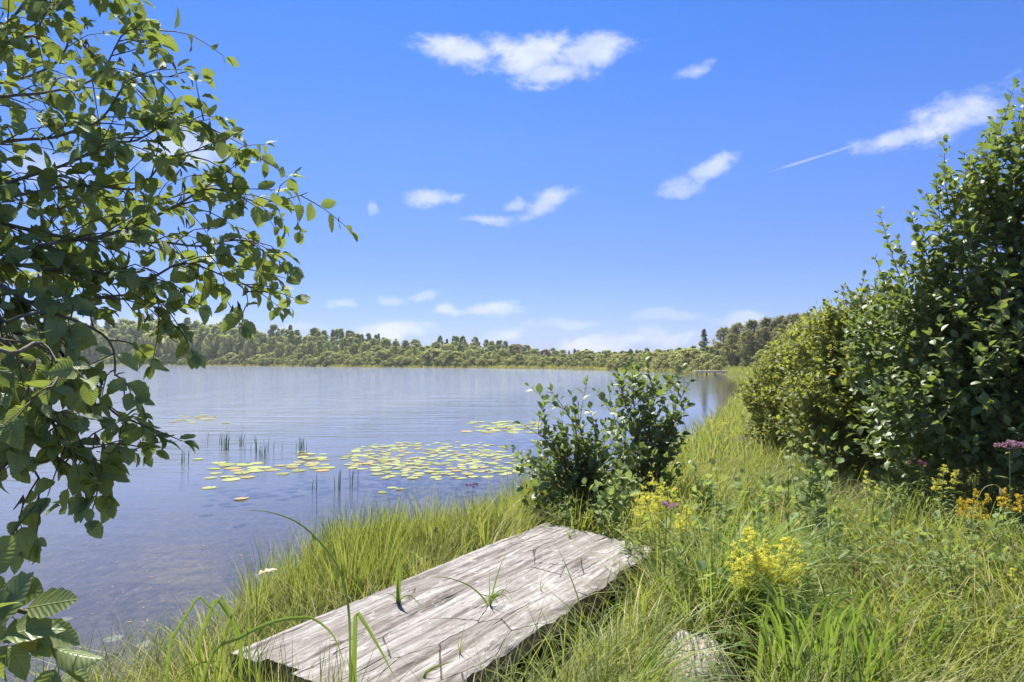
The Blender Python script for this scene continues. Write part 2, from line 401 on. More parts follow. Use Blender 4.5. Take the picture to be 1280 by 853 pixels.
# ------------------------------------------------------------------ mesh helpers
class Acc:
    def __init__(self):
        self.v, self.f4, self.f3, self.uv, self.t, self.n = [], [], [], [], [], 0
    def add(self, v, f, uv=None, tint=None):
        v = np.asarray(v, float).reshape(-1, 3)
        f = np.asarray(f, np.int64)
        (self.f4 if f.shape[1] == 4 else self.f3).append(f + self.n)
        self.v.append(v)
        self.uv.append(np.zeros((len(v), 2)) if uv is None else np.asarray(uv, float).reshape(-1, 2))
        if tint is None: tint = (.5, 0)
        tt = np.zeros((len(v), 4)); tt[:, 3] = 1
        tt[:, :2] = np.asarray(tint, float)
        self.t.append(tt)
        self.n += len(v)
    def extra_faces(self, f, base):
        f = np.asarray(f, np.int64)
        (self.f4 if f.shape[1] == 4 else self.f3).append(f + base)
    def mesh(self, name, material, smooth=True, origin=None):
        me = bpy.data.meshes.new(name)
        v = np.concatenate(self.v)
        if origin is not None: v = v - np.asarray(origin)
        q = np.concatenate(self.f4) if self.f4 else np.zeros((0, 4), np.int64)
        t = np.concatenate(self.f3) if self.f3 else np.zeros((0, 3), np.int64)
        loops = np.concatenate([q.ravel(), t.ravel()]).astype(np.int32)
        starts = np.concatenate([np.arange(len(q)) * 4, len(q) * 4 + np.arange(len(t)) * 3]).astype(np.int32)
        me.vertices.add(len(v)); me.vertices.foreach_set('co', v.astype(np.float32).ravel())
        me.loops.add(len(loops)); me.loops.foreach_set('vertex_index', loops)
        me.polygons.add(len(starts)); me.polygons.foreach_set('loop_start', starts)
        me.update(calc_edges=True)
        uvl = me.uv_layers.new(name='UVMap')
        uvl.data.foreach_set('uv', np.concatenate(self.uv)[loops].astype(np.float32).ravel())
        a = me.attributes.new('tint', 'FLOAT_COLOR', 'POINT')
        a.data.foreach_set('color', np.concatenate(self.t).astype(np.float32).ravel())
        me.polygons.foreach_set('use_smooth', np.full(len(starts), smooth))
        me.materials.append(material)
        me.update()
        return me
    def obj(self, name, material, parent=None, smooth=True, at=None):
        if not self.v: return None
        o_at = np.zeros(3) if at is None else np.asarray(at, float)
        if parent is not None: o_at = np.array(root_of(parent).location)
        o = bpy.data.objects.new(name, self.mesh(name, material, smooth, o_at))
        col.objects.link(o)
        if parent is not None: o.parent = parent
        else: o.location = o_at
        return o
def root_of(o):
    while o.parent is not None: o = o.parent
    return o
def tag(o, label, cat, group=None, kind=None):
    o['label'] = label; o['category'] = cat
    if group: o['group'] = group
    if kind: o['kind'] = kind
    return o
def thing(name, loc, label, cat, group=None):
    o = bpy.data.objects.new(name, None)
    o.empty_display_size = .1
    col.objects.link(o)
    o.location = loc
    return tag(o, label, cat, group)
def copy_tree(o, parent=None):
    c = o.copy(); col.objects.link(c); c.parent = parent
    for ch in list(o.children): copy_tree(ch, c)
    return c
def norm(a):
    return a / np.maximum(np.linalg.norm(a, axis=-1, keepdims=True), 1e-9)

def tube(acc, pts, radii, sides=6, tint=(.5, 0)):
    pts = np.asarray(pts, float); radii = np.asarray(radii, float)
    tan = norm(np.gradient(pts, axis=0))
    ref = np.array([0, 0, 1.0]) if abs(tan[0][2]) < .85 else np.array([1.0, 0, 0])
    a = norm(np.cross(tan, ref)); b = np.cross(tan, a)
    th = np.linspace(0, 2 * math.pi, sides, endpoint=False)
    ring = pts[:, None] + radii[:, None, None] * (np.cos(th)[None, :, None] * a[:, None] + np.sin(th)[None, :, None] * b[:, None])
    n = len(pts)
    i = np.arange(n - 1)[:, None] * sides; j = np.arange(sides)[None]; k = (j + 1) % sides
    f = np.stack([i + j, i + k, i + sides + k, i + sides + j], -1).reshape(-1, 4)
    acc.add(ring.reshape(-1, 3), f, None, tint)
def spline(ctrl, n):
    """Catmull-Rom through the control points"""
    c = np.asarray(ctrl, float)
    c = np.vstack([2 * c[0] - c[1], c, 2 * c[-1] - c[-2]])
    u = np.linspace(0, len(c) - 3 - 1e-6, n)
    i = u.astype(int); t = (u - i)[:, None]
    p0, p1, p2, p3 = c[i], c[i + 1], c[i + 2], c[i + 3]
    return .5 * (2 * p1 + (p2 - p0) * t + (2 * p0 - 5 * p1 + 4 * p2 - p3) * t ** 2 + (3 * p1 - p0 - 3 * p2 + p3) * t ** 3)

def leaf_template(nseg=5, width=.5, peak=.45, fold=.25, droop=.25, serr=0.0, petiole=.12, wave=0.0, blunt=0.0, seed=0):
    """a leaf of length 1 along +y: two rows of quads either side of a creased midrib"""
    r = np.random.default_rng(seed)
    s = np.linspace(0, 1, nseg + 1)
    w = np.sin(np.pi * np.clip(s, 0, 1) ** (math.log(.5) / math.log(peak))) ** (.75 - .25 * blunt)
    w = np.maximum(w, 0.02); w[0] = .05
    wl, wr = w.copy(), w.copy()
    if serr:
        z = np.where(np.arange(nseg + 1) % 2 == 0, 1 + serr, 1 - serr)
        z[0] = z[-1] = 1
        wl, wr = w * z, w * z
    y = petiole + (1 - petiole) * s
    zm = -droop * s ** 2
    hw = width / 2
    nz = r.normal(0, 1, (2, nseg + 1)) * wave
    mid = np.stack([np.zeros_like(s), y, zm], 1)
    shift = serr * .35
    L = np.stack([-hw * wl, y + shift * w * .3, zm + hw * wl * fold + nz[0] * w], 1)
    Rr = np.stack([hw * wr, y + shift * w * .3, zm + hw * wr * fold + nz[1] * w], 1)
    v = np.concatenate([mid, L, Rr])
    n = nseg + 1
    i = np.arange(nseg)
    f = np.concatenate([np.stack([i, i + 1, n + i + 1, n + i], 1), np.stack([i, 2 * n + i, 2 * n + i + 1, i + 1], 1)])
    uv = np.concatenate([np.stack([np.full(n, .5), s], 1), np.stack([.5 - w * .5, s], 1), np.stack([.5 + w * .5, s], 1)])
    b = len(v)
    pt = np.array([[-.012, 0, 0], [.012, 0, 0], [.012, petiole + .02, 0], [-.012, petiole + .02, 0]])
    v = np.vstack([v, pt]); uv = np.vstack([uv, np.full((4, 2), .5)])
    f = np.vstack([f, [[b, b + 1, b + 2, b + 3]]])
    return v, f, uv

class Leaves:
    """leaves of one plant: the largest in the picture become objects of their own, the rest one mesh"""
    def __init__(self, templates):
        self.tm = templates
        self.p, self.d, self.n, self.s, self.t, self.o = [], [], [], [], [], []
        self.owner = None                      # the branch or stem that carries the leaves added next
    def add(self, p, d, n, s, t):
        self.p.append(p); self.d.append(d); self.n.append(n); self.s.append(s); self.t.append(t); self.o.append(self.owner)
    def emit(self, parent, material, most=300, min_px=9, name='leaf', rest='foliage'):
        if not self.p: return
        P = np.array(self.p); D = norm(np.array(self.d)); Nn = np.array(self.n); S = np.array(self.s); T = np.array(self.t)
        X = norm(np.cross(D, Nn)); Z = np.cross(X, D)
        k = rng.integers(0, len(self.tm), len(P))
        mid = P + D * S[:, None] * .5
        dep = np.maximum(mid[:, 1] * math.cos(PITCH) + (mid[:, 2] - CAM[2]) * math.sin(PITCH), .05)
        u = mid[:, 0] / dep * FPX; w = (mid[:, 2] - CAM[2]) / dep * FPX - 23.5
        px = S / dep * FPX
        px = np.where((np.abs(u) < 650) & (np.abs(w) < 440), px, 0)
        order = np.argsort(-px)[:most]
        own = np.zeros(len(P), bool); own[order] = px[order] > min_px
        base = np.array(parent.location)
        meshes = {}
        for i in np.nonzero(own)[0]:
            key = (int(k[i]), min(2, int(T[i][0] * 3)), T[i][1] > .5)
            if key not in meshes:
                a = Acc(); v, f, uv = self.tm[key[0]]
                a.add(v, f, uv, (key[1] / 3 + .17, .8 if key[2] else .03))
                meshes[key] = a.mesh(name, material)
            o = bpy.data.objects.new(name, meshes[key])
            col.objects.link(o)
            o.parent = self.o[i] or parent
            o.matrix_basis = Matrix(((*(X[i] * S[i])[:1], (D[i] * S[i])[0], (Z[i] * S[i])[0], P[i][0] - base[0]),
                                     ((X[i] * S[i])[1], (D[i] * S[i])[1], (Z[i] * S[i])[1], P[i][1] - base[1]),
                                     ((X[i] * S[i])[2], (D[i] * S[i])[2], (Z[i] * S[i])[2], P[i][2] - base[2]), (0, 0, 0, 1)))
        acc = Acc()
        for q in range(len(self.tm)):
            sel = np.nonzero((~own) & (k == q))[0]
            if not len(sel): continue
            v, f, uv = self.tm[q]
            V = P[sel, None] + S[sel, None, None] * (v[None, :, :1] * X[sel, None] + v[None, :, 1:2] * D[sel, None] + v[None, :, 2:] * Z[sel, None])
            F = f[None] + (np.arange(len(sel)) * len(v))[:, None, None]
            acc.add(V.reshape(-1, 3), F.reshape(-1, f.shape[1]), np.tile(uv, (len(sel), 1)), np.repeat(T[sel], len(v), 0))
        o = acc.obj(rest, material, parent)
        if o: o['kind'] = 'stuff'

def blades(acc, root, L, W, az, tilt, curl, tint, nseg=5, floor=None, power=1.4, twist=None):
    n = len(root)
    s = np.linspace(0, 1, nseg + 1)
    ph = tilt[:, None] + curl[:, None] * s[None] ** power
    hx, hy = np.cos(az)[:, None], np.sin(az)[:, None]
    d = np.stack([np.sin(ph) * hx, np.sin(ph) * hy, np.cos(ph)], -1)
    step = (d[:, 1:] + d[:, :-1]) / 2 * (L / nseg)[:, None, None]
    p = np.concatenate([np.zeros((n, 1, 3)), np.cumsum(step, 1)], 1) + root[:, None]
    if floor is not None:
        p[..., 2] = np.maximum(p[..., 2], (floor + rng.uniform(.0, .10, n))[:, None] * np.minimum(1, s * 3)[None] + root[:, 2:3] * (1 - np.minimum(1, s * 3)[None]))
    ta = az + math.pi / 2 + (rng.uniform(-.9, .9, n) if twist is None else twist)
    side = np.stack([np.cos(ta), np.sin(ta), np.zeros(n)], -1)
    w = W[:, None] * np.minimum(1, (1.02 - s[None] ** 2.2)) * .5
    V = np.stack([p - side[:, None] * w[..., None], p + side[:, None] * w[..., None]], 2)
    i = np.arange(nseg)
    f = np.stack([2 * i, 2 * i + 1, 2 * i + 3, 2 * i + 2], 1)
    F = f[None] + (np.arange(n) * (2 * (nseg + 1)))[:, None, None]
    acc.add(V.reshape(-1, 3), F.reshape(-1, 4), None, np.repeat(tint, 2 * (nseg + 1), 0))

def ribbon(acc, ctrl, width, n=14, tint=(.5, 0), fold=.25, side=None, taper=1.5, kink=0.0):
    """a long grass or sedge leaf with a creased middle along control points"""
    p = spline(ctrl, n)
    if kink:
        c_ = np.asarray(ctrl, float); cu = np.concatenate([[0], np.cumsum(np.linalg.norm(np.diff(c_, axis=0), axis=1))])
        lin = np.stack([np.interp(np.linspace(0, cu[-1], n), cu, c_[:, q]) for q in range(3)], 1)
        p = lin
    tan = norm(np.gradient(p, axis=0))
    ref = np.array([0, -1.0, .35]) if side is None else np.asarray(side, float)
    x = norm(np.cross(tan, ref)); z = np.cross(x, tan)
    s = np.linspace(0, 1, n)
    w = width * .5 * np.maximum(.03, 1 - s ** taper)[:, None]
    V = np.stack([p - x * w + z * w * fold, p, p + x * w + z * w * fold], 1)
    i = np.arange(n - 1) * 3
    f = np.concatenate([np.stack([i, i + 1, i + 4, i + 3], 1), np.stack([i + 1, i + 2, i + 5, i + 4], 1)])
    acc.add(V.reshape(-1, 3), f, None, tint)

# ------------------------------------------------------------------ terrain and lake
SHORE = np.array([(-3.3, 1.4), (-2.75, 3.0), (-2.3, 4.0), (-1.95, 4.9), (-1.6, 6.0), (-1.1, 6.9), (-.2, 7.6), (.6, 8.8), (2.0, 11.2), (4.0, 15.6),
                  (6.6, 22), (9.7, 30), (14, 42), (18.5, 55), (24, 74), (28.5, 92), (30, 103), (25.5, 124), (19, 142), (0, 166), (-40, 190), (-95, 236),
                  (-152, 272), (-230, 300), (-330, 290), (-370, 180), (-250, 60), (-90, 5), (-30, -7), (-10, -4), (-5, -.8)], float)
def shore_dist(x, y):
    """signed distance to the shoreline, positive on land"""
    x = np.atleast_1d(np.asarray(x, float)); y = np.atleast_1d(np.asarray(y, float))
    best = np.full(x.shape, 1e9); inside = np.zeros(x.shape, bool)
    A = SHORE; B = np.roll(SHORE, -1, 0)
    for (ax, ay), (bx, by) in zip(A, B):
        ex, ey = bx - ax, by - ay
        t = np.clip(((x - ax) * ex + (y - ay) * ey) / (ex * ex + ey * ey), 0, 1)
        best = np.minimum(best, np.hypot(x - ax - t * ex, y - ay - t * ey))
        if ay != by:
            cond = (ay > y) != (by > y)
            inside ^= cond & (x < ax + (y - ay) / (by - ay) * ex)
    return np.where(inside, -best, best)
def lumps(x, y):
    return (np.sin(x * 1.9 + 1.3 * np.sin(y * 1.1)) * np.cos(y * 2.3 + .7 * np.sin(x * 1.7)) * .035 + np.sin(x * 5.1 + y * 2.2) * np.cos(y * 4.7 - x * 1.3) * .014)
def ground_z(x, y):
    x = np.atleast_1d(np.asarray(x, float)); y = np.atleast_1d(np.asarray(y, float))
    s = shore_dist(x, y)
    wob = s + .22 * np.sin(x * 2.1 + np.sin(y * 1.7)) * np.exp(-((x - 0) ** 2 + (y - 5) ** 2) / 90) * .8
    far = np.clip((y - 60) / 100, 0, 1)
    land = .02 + .30 * (1 - np.exp(-np.maximum(wob, 0) / .55)) + np.clip(s, 0, 400) * (.004 + .006 * far) + lumps(x, y) * np.clip(wob * 1.5, 0, 1)
    land = land + np.clip(x - 3.0, 0, 6) * .03 * np.clip(s / 2, 0, 1)
    bed = -.03 - .30 * (1 - np.exp(np.minimum(wob, 0) / 2.2)) + np.maximum(wob, -60) * .016 * (wob < 0) + lumps(x * 1.3, y * 1.3) * .25
    return np.where(wob > 0, land, np.minimum(bed, .02))
def gz(x, y):
    return float(ground_z(x, y)[0])

n = 340
sg = np.linspace(-1, 1, n)
gx = 1.1 * np.sinh(6.9 * sg); gy = 5.0 + 1.1 * np.sinh(6.9 * sg)
GX, GY = np.meshgrid(gx, gy)
GZ = ground_z(GX.ravel(), GY.ravel())
i, j = np.meshgrid(np.arange(n - 1), np.arange(n - 1))
k = (j * n + i).ravel()
acc = Acc()
acc.add(np.stack([GX.ravel(), GY.ravel(), GZ], 1), np.stack([k, k + 1, k + n + 1, k + n], 1))
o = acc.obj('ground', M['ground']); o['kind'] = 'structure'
tag(o, 'grassy lake bank and shore land with muddy lake bed', 'ground')

nw = 170
sg = np.linspace(-1, 1, nw)
wx = -90 + 320 * np.sign(sg) * np.abs(sg)
wx = np.concatenate([np.linspace(-400, -30, 60), np.linspace(-29, 33, 120)])
wy = np.concatenate([np.linspace(-10, 30, 120), np.linspace(32, 310, 70)])
WX, WY = np.meshgrid(wx, wy)
sd = -shore_dist(WX.ravel(), WY.ravel())
near = np.clip((sd - 1.2) / 13, 0, 1) ** 1.1
acc = Acc()
k = (np.arange(len(wy) - 1)[:, None] * len(wx) + np.arange(len(wx) - 1)[None]).ravel()
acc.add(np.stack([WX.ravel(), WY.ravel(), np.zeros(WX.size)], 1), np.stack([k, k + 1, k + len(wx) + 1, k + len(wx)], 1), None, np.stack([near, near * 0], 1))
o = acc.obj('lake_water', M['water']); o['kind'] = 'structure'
tag(o, 'calm blue lake water with fine ripples', 'lake')

# ------------------------------------------------------------------ far shore trees
def quads(acc, c, size, nrm, tint, asp=1.0):
    """small leaf-clump faces: one bent quad each"""
    n = len(c)
    nrm = norm(nrm); r = norm(rng.normal(size=(n, 3)))
    a = norm(np.cross(nrm, r)); b = np.cross(nrm, a)
    sa = (size * .5)[:, None]; sb = sa * asp
    V = np.stack([c - a * sa, c - b * sb + nrm * sa * .3, c + a * sa, c + b * sb + nrm * sa * .3], 1)
    acc.add(V.reshape(-1, 3), np.arange(4 * n).reshape(n, 4), None, np.repeat(tint, 4, 0))

def crown_points(n_clump, per, h0, h1, rad, profile, clump_r, flat=.8):
    """clumps spread through a crown's volume; returns points, outward normals and a tint for each"""
    P, Q, T = [], [], []
    for _ in range(n_clump):
        t = rng.uniform(0, 1)
        rr = rad * profile(t) * math.sqrt(rng.uniform(.15, 1)) * rng.uniform(.8, 1.12)
        a = rng.uniform(0, 2 * math.pi)
        c = np.array([rr * math.cos(a), rr * math.sin(a), h0 + (h1 - h0) * t])
        cr = clump_r * rng.uniform(.6, 1.3)
        g = norm(rng.normal(size=(per, 3))) * (rng.uniform(0, 1, per) ** .45)[:, None]
        g[:, 2] *= flat
        P.append(c + g * cr); Q.append(g + norm(c - np.array([0, 0, (h0 + h1) / 2])) * .5 + np.array([0, 0, .35]))
        base = rng.uniform(.15, .85)
        T.append(np.stack([np.clip(base + rng.normal(0, .15, per), 0, 1), np.clip(rng.normal(.02, .05, per), 0, 1)], 1))
    return np.concatenate(P), np.concatenate(Q), np.concatenate(T)

def tree_proto(kind, h, seed_mat, size, dens=1.0):
    root = bpy.data.objects.new(kind, None); col.objects.link(root)
    tr = Acc()
    if kind == 'pine_tree':
        prof = lambda t: (1 - t) ** .8 * (.85 + .15 * math.sin(t * 25)) + .04
        P, Q, T = crown_points(int(120 * dens), 22, h * .12, h, h * .23, prof, h * .045, .6)
    elif kind == 'birch_tree':
        prof = lambda t: math.sin(math.pi * (t * .86 + .10)) ** .8
        P, Q, T = crown_points(int(110 * dens), 20, h * .20, h * .98, h * .19, prof, h * .055)
    elif kind == 'willow_bush':
        prof = lambda t: math.sqrt(max(0, 1 - t * t)) * .95 + .08
        P, Q, T = crown_points(int(120 * dens), 20, h * .06, h * .92, h * .74, prof, h * .12)
    else:
        prof = lambda t: math.sin(math.pi * (t * .80 + .16)) ** .65
        P, Q, T = crown_points(int(140 * dens), 20, h * .18, h * .96, h * .30, prof, h * .065)
    a = Acc()
    quads(a, P, rng.uniform(.6, 1.3, len(P)) * size, Q, T)
    o = a.obj('crown', M[seed_mat], root)
    if kind == 'willow_bush':
        for _ in range(4):
            b = rng.uniform(-.3, .3, 2) * h
            tube(tr, spline([(0, 0, -.3), (b[0] * .4, b[1] * .4, h * .3), (b[0], b[1], h * .7)], 5), np.linspace(.07, .02, 5), 5)
    else:
        lean = rng.normal(0, .02, 2) * h
        tube(tr, spline([(0, 0, -.5), (lean[0] * .3, lean[1] * .3, h * .4), (lean[0], lean[1], h * .92)], 7), np.linspace(h * .017, h * .004, 7), 6)
        for _ in range(6):
            z = rng.uniform(.3, .75) * h; an = rng.uniform(0, 6.28); l = h * rng.uniform(.1, .2)
            tube(tr, [(0, 0, z), (math.cos(an) * l * .5, math.sin(an) * l * .5, z + l * .35), (math.cos(an) * l, math.sin(an) * l, z + l * .6)], [h * .007, h * .004, h * .002], 4)
    tr.obj('trunk', M['far_bark'], root)
    return root

protos = {
    'pine': [tree_proto('pine_tree', 14, 'far_pine', .55) for _ in range(3)],
    'broad': [tree_proto('broadleaf_tree', 12, 'far_green', .58) for _ in range(4)],
    'birch': [tree_proto('birch_tree', 11, 'far_green', .5) for _ in range(2)],
    'willow': [tree_proto('willow_bush', 4, 'far_willow', .40) for _ in range(4)],
    'red': [tree_proto('broadleaf_tree', 12, 'far_red', .58)],
    'olive': [tree_proto('broadleaf_tree', 12, 'far_olive', .40, 1.6) for _ in range(3)],
    'npine': [tree_proto('pine_tree', 14, 'far_pine', .42, 1.4)],
    'nwillow': [tree_proto('willow_bush', 4, 'far_willow', .30, 1.3) for _ in range(3)],
}
PH = {'pine': 14, 'broad': 12, 'birch': 11, 'willow': 4, 'red': 12, 'olive': 12, 'npine': 14, 'nwillow': 4}
used = set()
LAB = {
    'pine': ('dark conifer standing in the far lakeside forest', 'tree', 'conifers on the far shore'),
    'broad': ('green broadleaf tree with rounded crown on the far shore', 'tree', 'broadleaf trees on the far shore'),
    'birch': ('slender light green tree on the far shore', 'tree', 'slender trees on the far shore'),
    'willow': ('low yellow-green bush at the far water edge', 'bush', 'bushes lining the far shore'),
    'red': ('reddish autumn-tinted tree among the far green trees', 'tree', 'reddish trees on the far shore'),
    'olive': ('olive brown broadleaf tree behind the small jetty', 'tree', 'olive trees behind the jetty'),
    'npine': ('tall dark pine rising at the end of the olive trees', 'tree', None),
    'nwillow': ('pale green bush on the shore beside the small jetty', 'bush', 'bushes beside the jetty'),
}
def plant(kind, x, y, h, wide=1.0):
    i = int(rng.integers(len(protos[kind])))
    src = protos[kind][i]
    if (kind, i) in used: o = copy_tree(src)
    else: o = src; used.add((kind, i))
    s = h / PH[kind]
    o.location = (x, y, gz(x, y) - .05)
    o.scale = (s * wide, s * wide, s)
    o.rotation_euler = (0, 0, rng.uniform(0, 6.28))
    l, c, g = LAB[kind]
    tag(o, l, c, g)

def far_edge(px):
    """distance of the far shoreline in the direction of a photo column"""
    k = (px - 640) / FPX
    y = np.arange(95, 330, 1.0)
    s = shore_dist(k * y, y)
    w = np.nonzero((s[:-1] < 0) & (s[1:] >= 0))[0]
    return y[w[-1]] if len(w) else 290.0
TOP = [(-60, 402), (30, 404), (120, 404), (200, 403), (260, 408), (330, 412), (400, 417), (440, 421), (480, 424), (525, 428), (540, 433), (556, 424), (585, 424), (605, 430), (620, 428),
       (645, 433), (670, 437), (720, 439), (780, 439), (840, 438), (880, 434), (920, 432)]
def top_y(px):
    return float(np.interp(px, [a for a, _ in TOP], [b for _, b in TOP]))
def height_for(px, py, y):
    x = (px - 640) / FPX * y
    return at_depth(px, py, y)[2] - gz(x, y)
count = {k: 0 for k in protos}
# back rows, tallest
for row, (off, share) in enumerate(((50, 1.0), (34, .93), (20, .82), (12, .66))):
    px = -150.0 - row * 4
    while px < 905:
        y = far_edge(px) + off * rng.uniform(.85, 1.2)
        t = top_y(px)
        base = 453
        py = base - (base - t) * share * rng.choice([rng.uniform(.76, .98), rng.uniform(.95, 1.15)])
        h = height_for(px, py, y) * 1.12
        if h > 2.5:
            left = px < 430
            r = rng.uniform()
            kind = ('pine' if r < (.45 if row == 0 else .25 if row == 1 else .08) else 'broad' if r < .85 else 'birch') if left else \
                   ('pine' if r < .18 else 'broad' if r < .62 else 'birch' if r < .94 or not 640 < px < 730 else 'red')
            if row == 3 and rng.uniform() < .5: kind = 'willow'
            w = rng.uniform(.68, .98) * (1 if h > 7 else 1.5)
            if kind == 'willow': w *= .62
            plant(kind, (px - 640) / FPX * y, y, h, w)
            count[kind] += 1
        px += {0: 11, 1: 12, 2: 13, 3: 13}[row] * rng.uniform(.65, 1.25)
# bushes along the water
for row, (off, lo, hi) in enumerate(((7, 2.6, 4.6), (3.2, 1.5, 2.8))):
    px = -150.0
    while px < 900:
        y = far_edge(px) + off * rng.uniform(.7, 1.4)
        h = rng.uniform(lo, hi) * (1.0 if px < 620 else .72 if row else .8)
        plant('willow', (px - 640) / FPX * y, y, h, rng.uniform(.9, 1.4))
        count['willow'] += 1
        px += rng.uniform(8, 15) * (1 if row == 0 else .9)
# the nearer wooded point at the right, behind the jetty
for (px, py, y) in [(905, 408, 128), (922, 402, 124), (940, 399, 121), (958, 396, 118), (975, 393, 116), (992, 391, 114), (1010, 389, 112), (1028, 390, 110), (1048, 388, 108), (1070, 388, 106), (1095, 386, 106),
                    (915, 416, 116), (935, 412, 112), (955, 408, 110), (978, 404, 106), (1000, 402, 104), (1025, 400, 102), (1120, 388, 104), (1150, 388, 104), (1190, 390, 104)]:
    plant('olive', (px - 640) / FPX * y, y, height_for(px, py, y), rng.uniform(.85, 1.1))
plant('npine', (880 - 640) / FPX * 126, 126, height_for(880, 411, 126), .95)
for (px, py, y) in [(845, 440, 152), (858, 438, 148), (872, 437, 138), (884, 434, 134), (896, 430, 128), (908, 432, 124), (920, 436, 119), (931, 430, 114), (942, 434, 111), (955, 436, 108), (968, 434, 105), (982, 430, 102),
                    (996, 432, 98), (1012, 430, 94), (1030, 428, 90), (862, 450, 140), (880, 449, 130), (893, 452, 122), (906, 453, 116), (928, 452, 110), (948, 453, 105), (966, 452, 100), (985, 452, 96), (832, 444, 156), (818, 446, 158)]:
    plant('nwillow', (px - 640) / FPX * y, y, height_for(px, py, y), rng.uniform(.75, 1.05))
for k in protos:
    for q, r_ in enumerate(protos[k]):
        if (k, q) not in used:
            for ch in list(r_.children): bpy.data.objects.remove(ch)
            bpy.data.objects.remove(r_)
print('far trees', count)

# marsh grass along the far shore: one uncountable fringe
acc = Acc()
px = rng.uniform(-150, 930, 23000)
edge = np.interp(px, np.arange(-160, 960, 10), [far_edge(q) for q in np.arange(-160, 960, 10)])
y = edge + rng.uniform(-1.2, 6, len(px)) ** 1.0
x = (px - 640) / FPX * y
root = np.stack([x, y, np.maximum(ground_z(x, y), 0) - .05], 1)
nb = len(px)
blades(acc, root, rng.uniform(.25, .75, nb), rng.uniform(.08, .16, nb), rng.uniform(0, 6.28, nb), rng.uniform(0, .3, nb), rng.uniform(.1, .9, nb),
       np.stack([rng.uniform(0, 1, nb), np.where(rng.uniform(size=nb) < .2, .7, 0)], 1), 2)
tag(acc.obj('marsh_grass', M['marsh']), 'yellow-green marsh grass fringing the far shoreline', 'grass', kind='stuff')

# ------------------------------------------------------------------ far jetty
pj = at_height(892, 467, 0.1)
jt = thing('jetty', (pj[0], pj[1], gz(pj[0], pj[1])), 'small pale wooden jetty on the distant shore in front of bushes', 'jetty')
base = np.array(jt.location)
def box(acc, c, s, rot=0.0, tint=(.5, 0)):
    c = np.asarray(c, float); s = np.asarray(s, float) / 2
    v = np.array([(a, b, d) for a in (-1, 1) for b in (-1, 1) for d in (-1, 1)]) * s
    cr, sr = math.cos(rot), math.sin(rot)
    v = np.stack([v[:, 0] * cr - v[:, 1] * sr, v[:, 0] * sr + v[:, 1] * cr, v[:, 2]], 1)
    acc.add(v + c, [(0, 1, 3, 2), (4, 6, 7, 5), (0, 4, 5, 1), (2, 3, 7, 6), (0, 2, 6, 4), (1, 5, 7, 3)], None, tint)
for k in range(9):
    a = Acc(); box(a, (pj[0] - 2.4 + k * .6, pj[1], .42 + .01 * (k % 2)), (.55, 1.6, .08)); a.obj('deck_board', M['jetty'], jt, False)
a = Acc(); box(a, (pj[0], pj[1] - .72, .30), (5.4, .07, .16)); a.obj('fascia', M['jetty'], jt, False)
for k in range(5):
    a = Acc(); tube(a, [(pj[0] - 2.4 + k * 1.2, pj[1] - .62, -1.2), (pj[0] - 2.4 + k * 1.2, pj[1] - .62, .38)], [.08, .08], 8); a.obj('post', M['far_bark'], jt)

# ------------------------------------------------------------------ plank platform
PT = 0.56                                           # height of its top
fl, fr_, nl = at_height(680, 653, PT), at_height(803, 683, PT), at_height(301, 812, PT)
ax = norm(fl[:2] - nl[:2])                          # along the planks
sx = np.array([ax[1], -ax[0]])
width = float(np.dot(fr_[:2] - fl[:2], sx)) + .10
length = float(np.linalg.norm(fl[:2] - nl[:2])) + .05
ang = math.atan2(ax[1], ax[0]) - math.pi / 2
org = np.array([*(nl[:2]), 0.0])
pc = org[:2] + ax * length / 2 + sx * width / 2
skew = float(np.dot(fr_[:2] - fl[:2], ax))          # the far end is cut at a slant
plat = thing('plank_platform', (pc[0], pc[1], gz(pc[0], pc[1])), 'weathered grey wooden plank platform lying low in the bank grass', 'platform')
base = np.array(plat.location)
edges = np.cumsum([0, .17, .205, .215, .20, .21]); edges = edges / edges[-1] * width
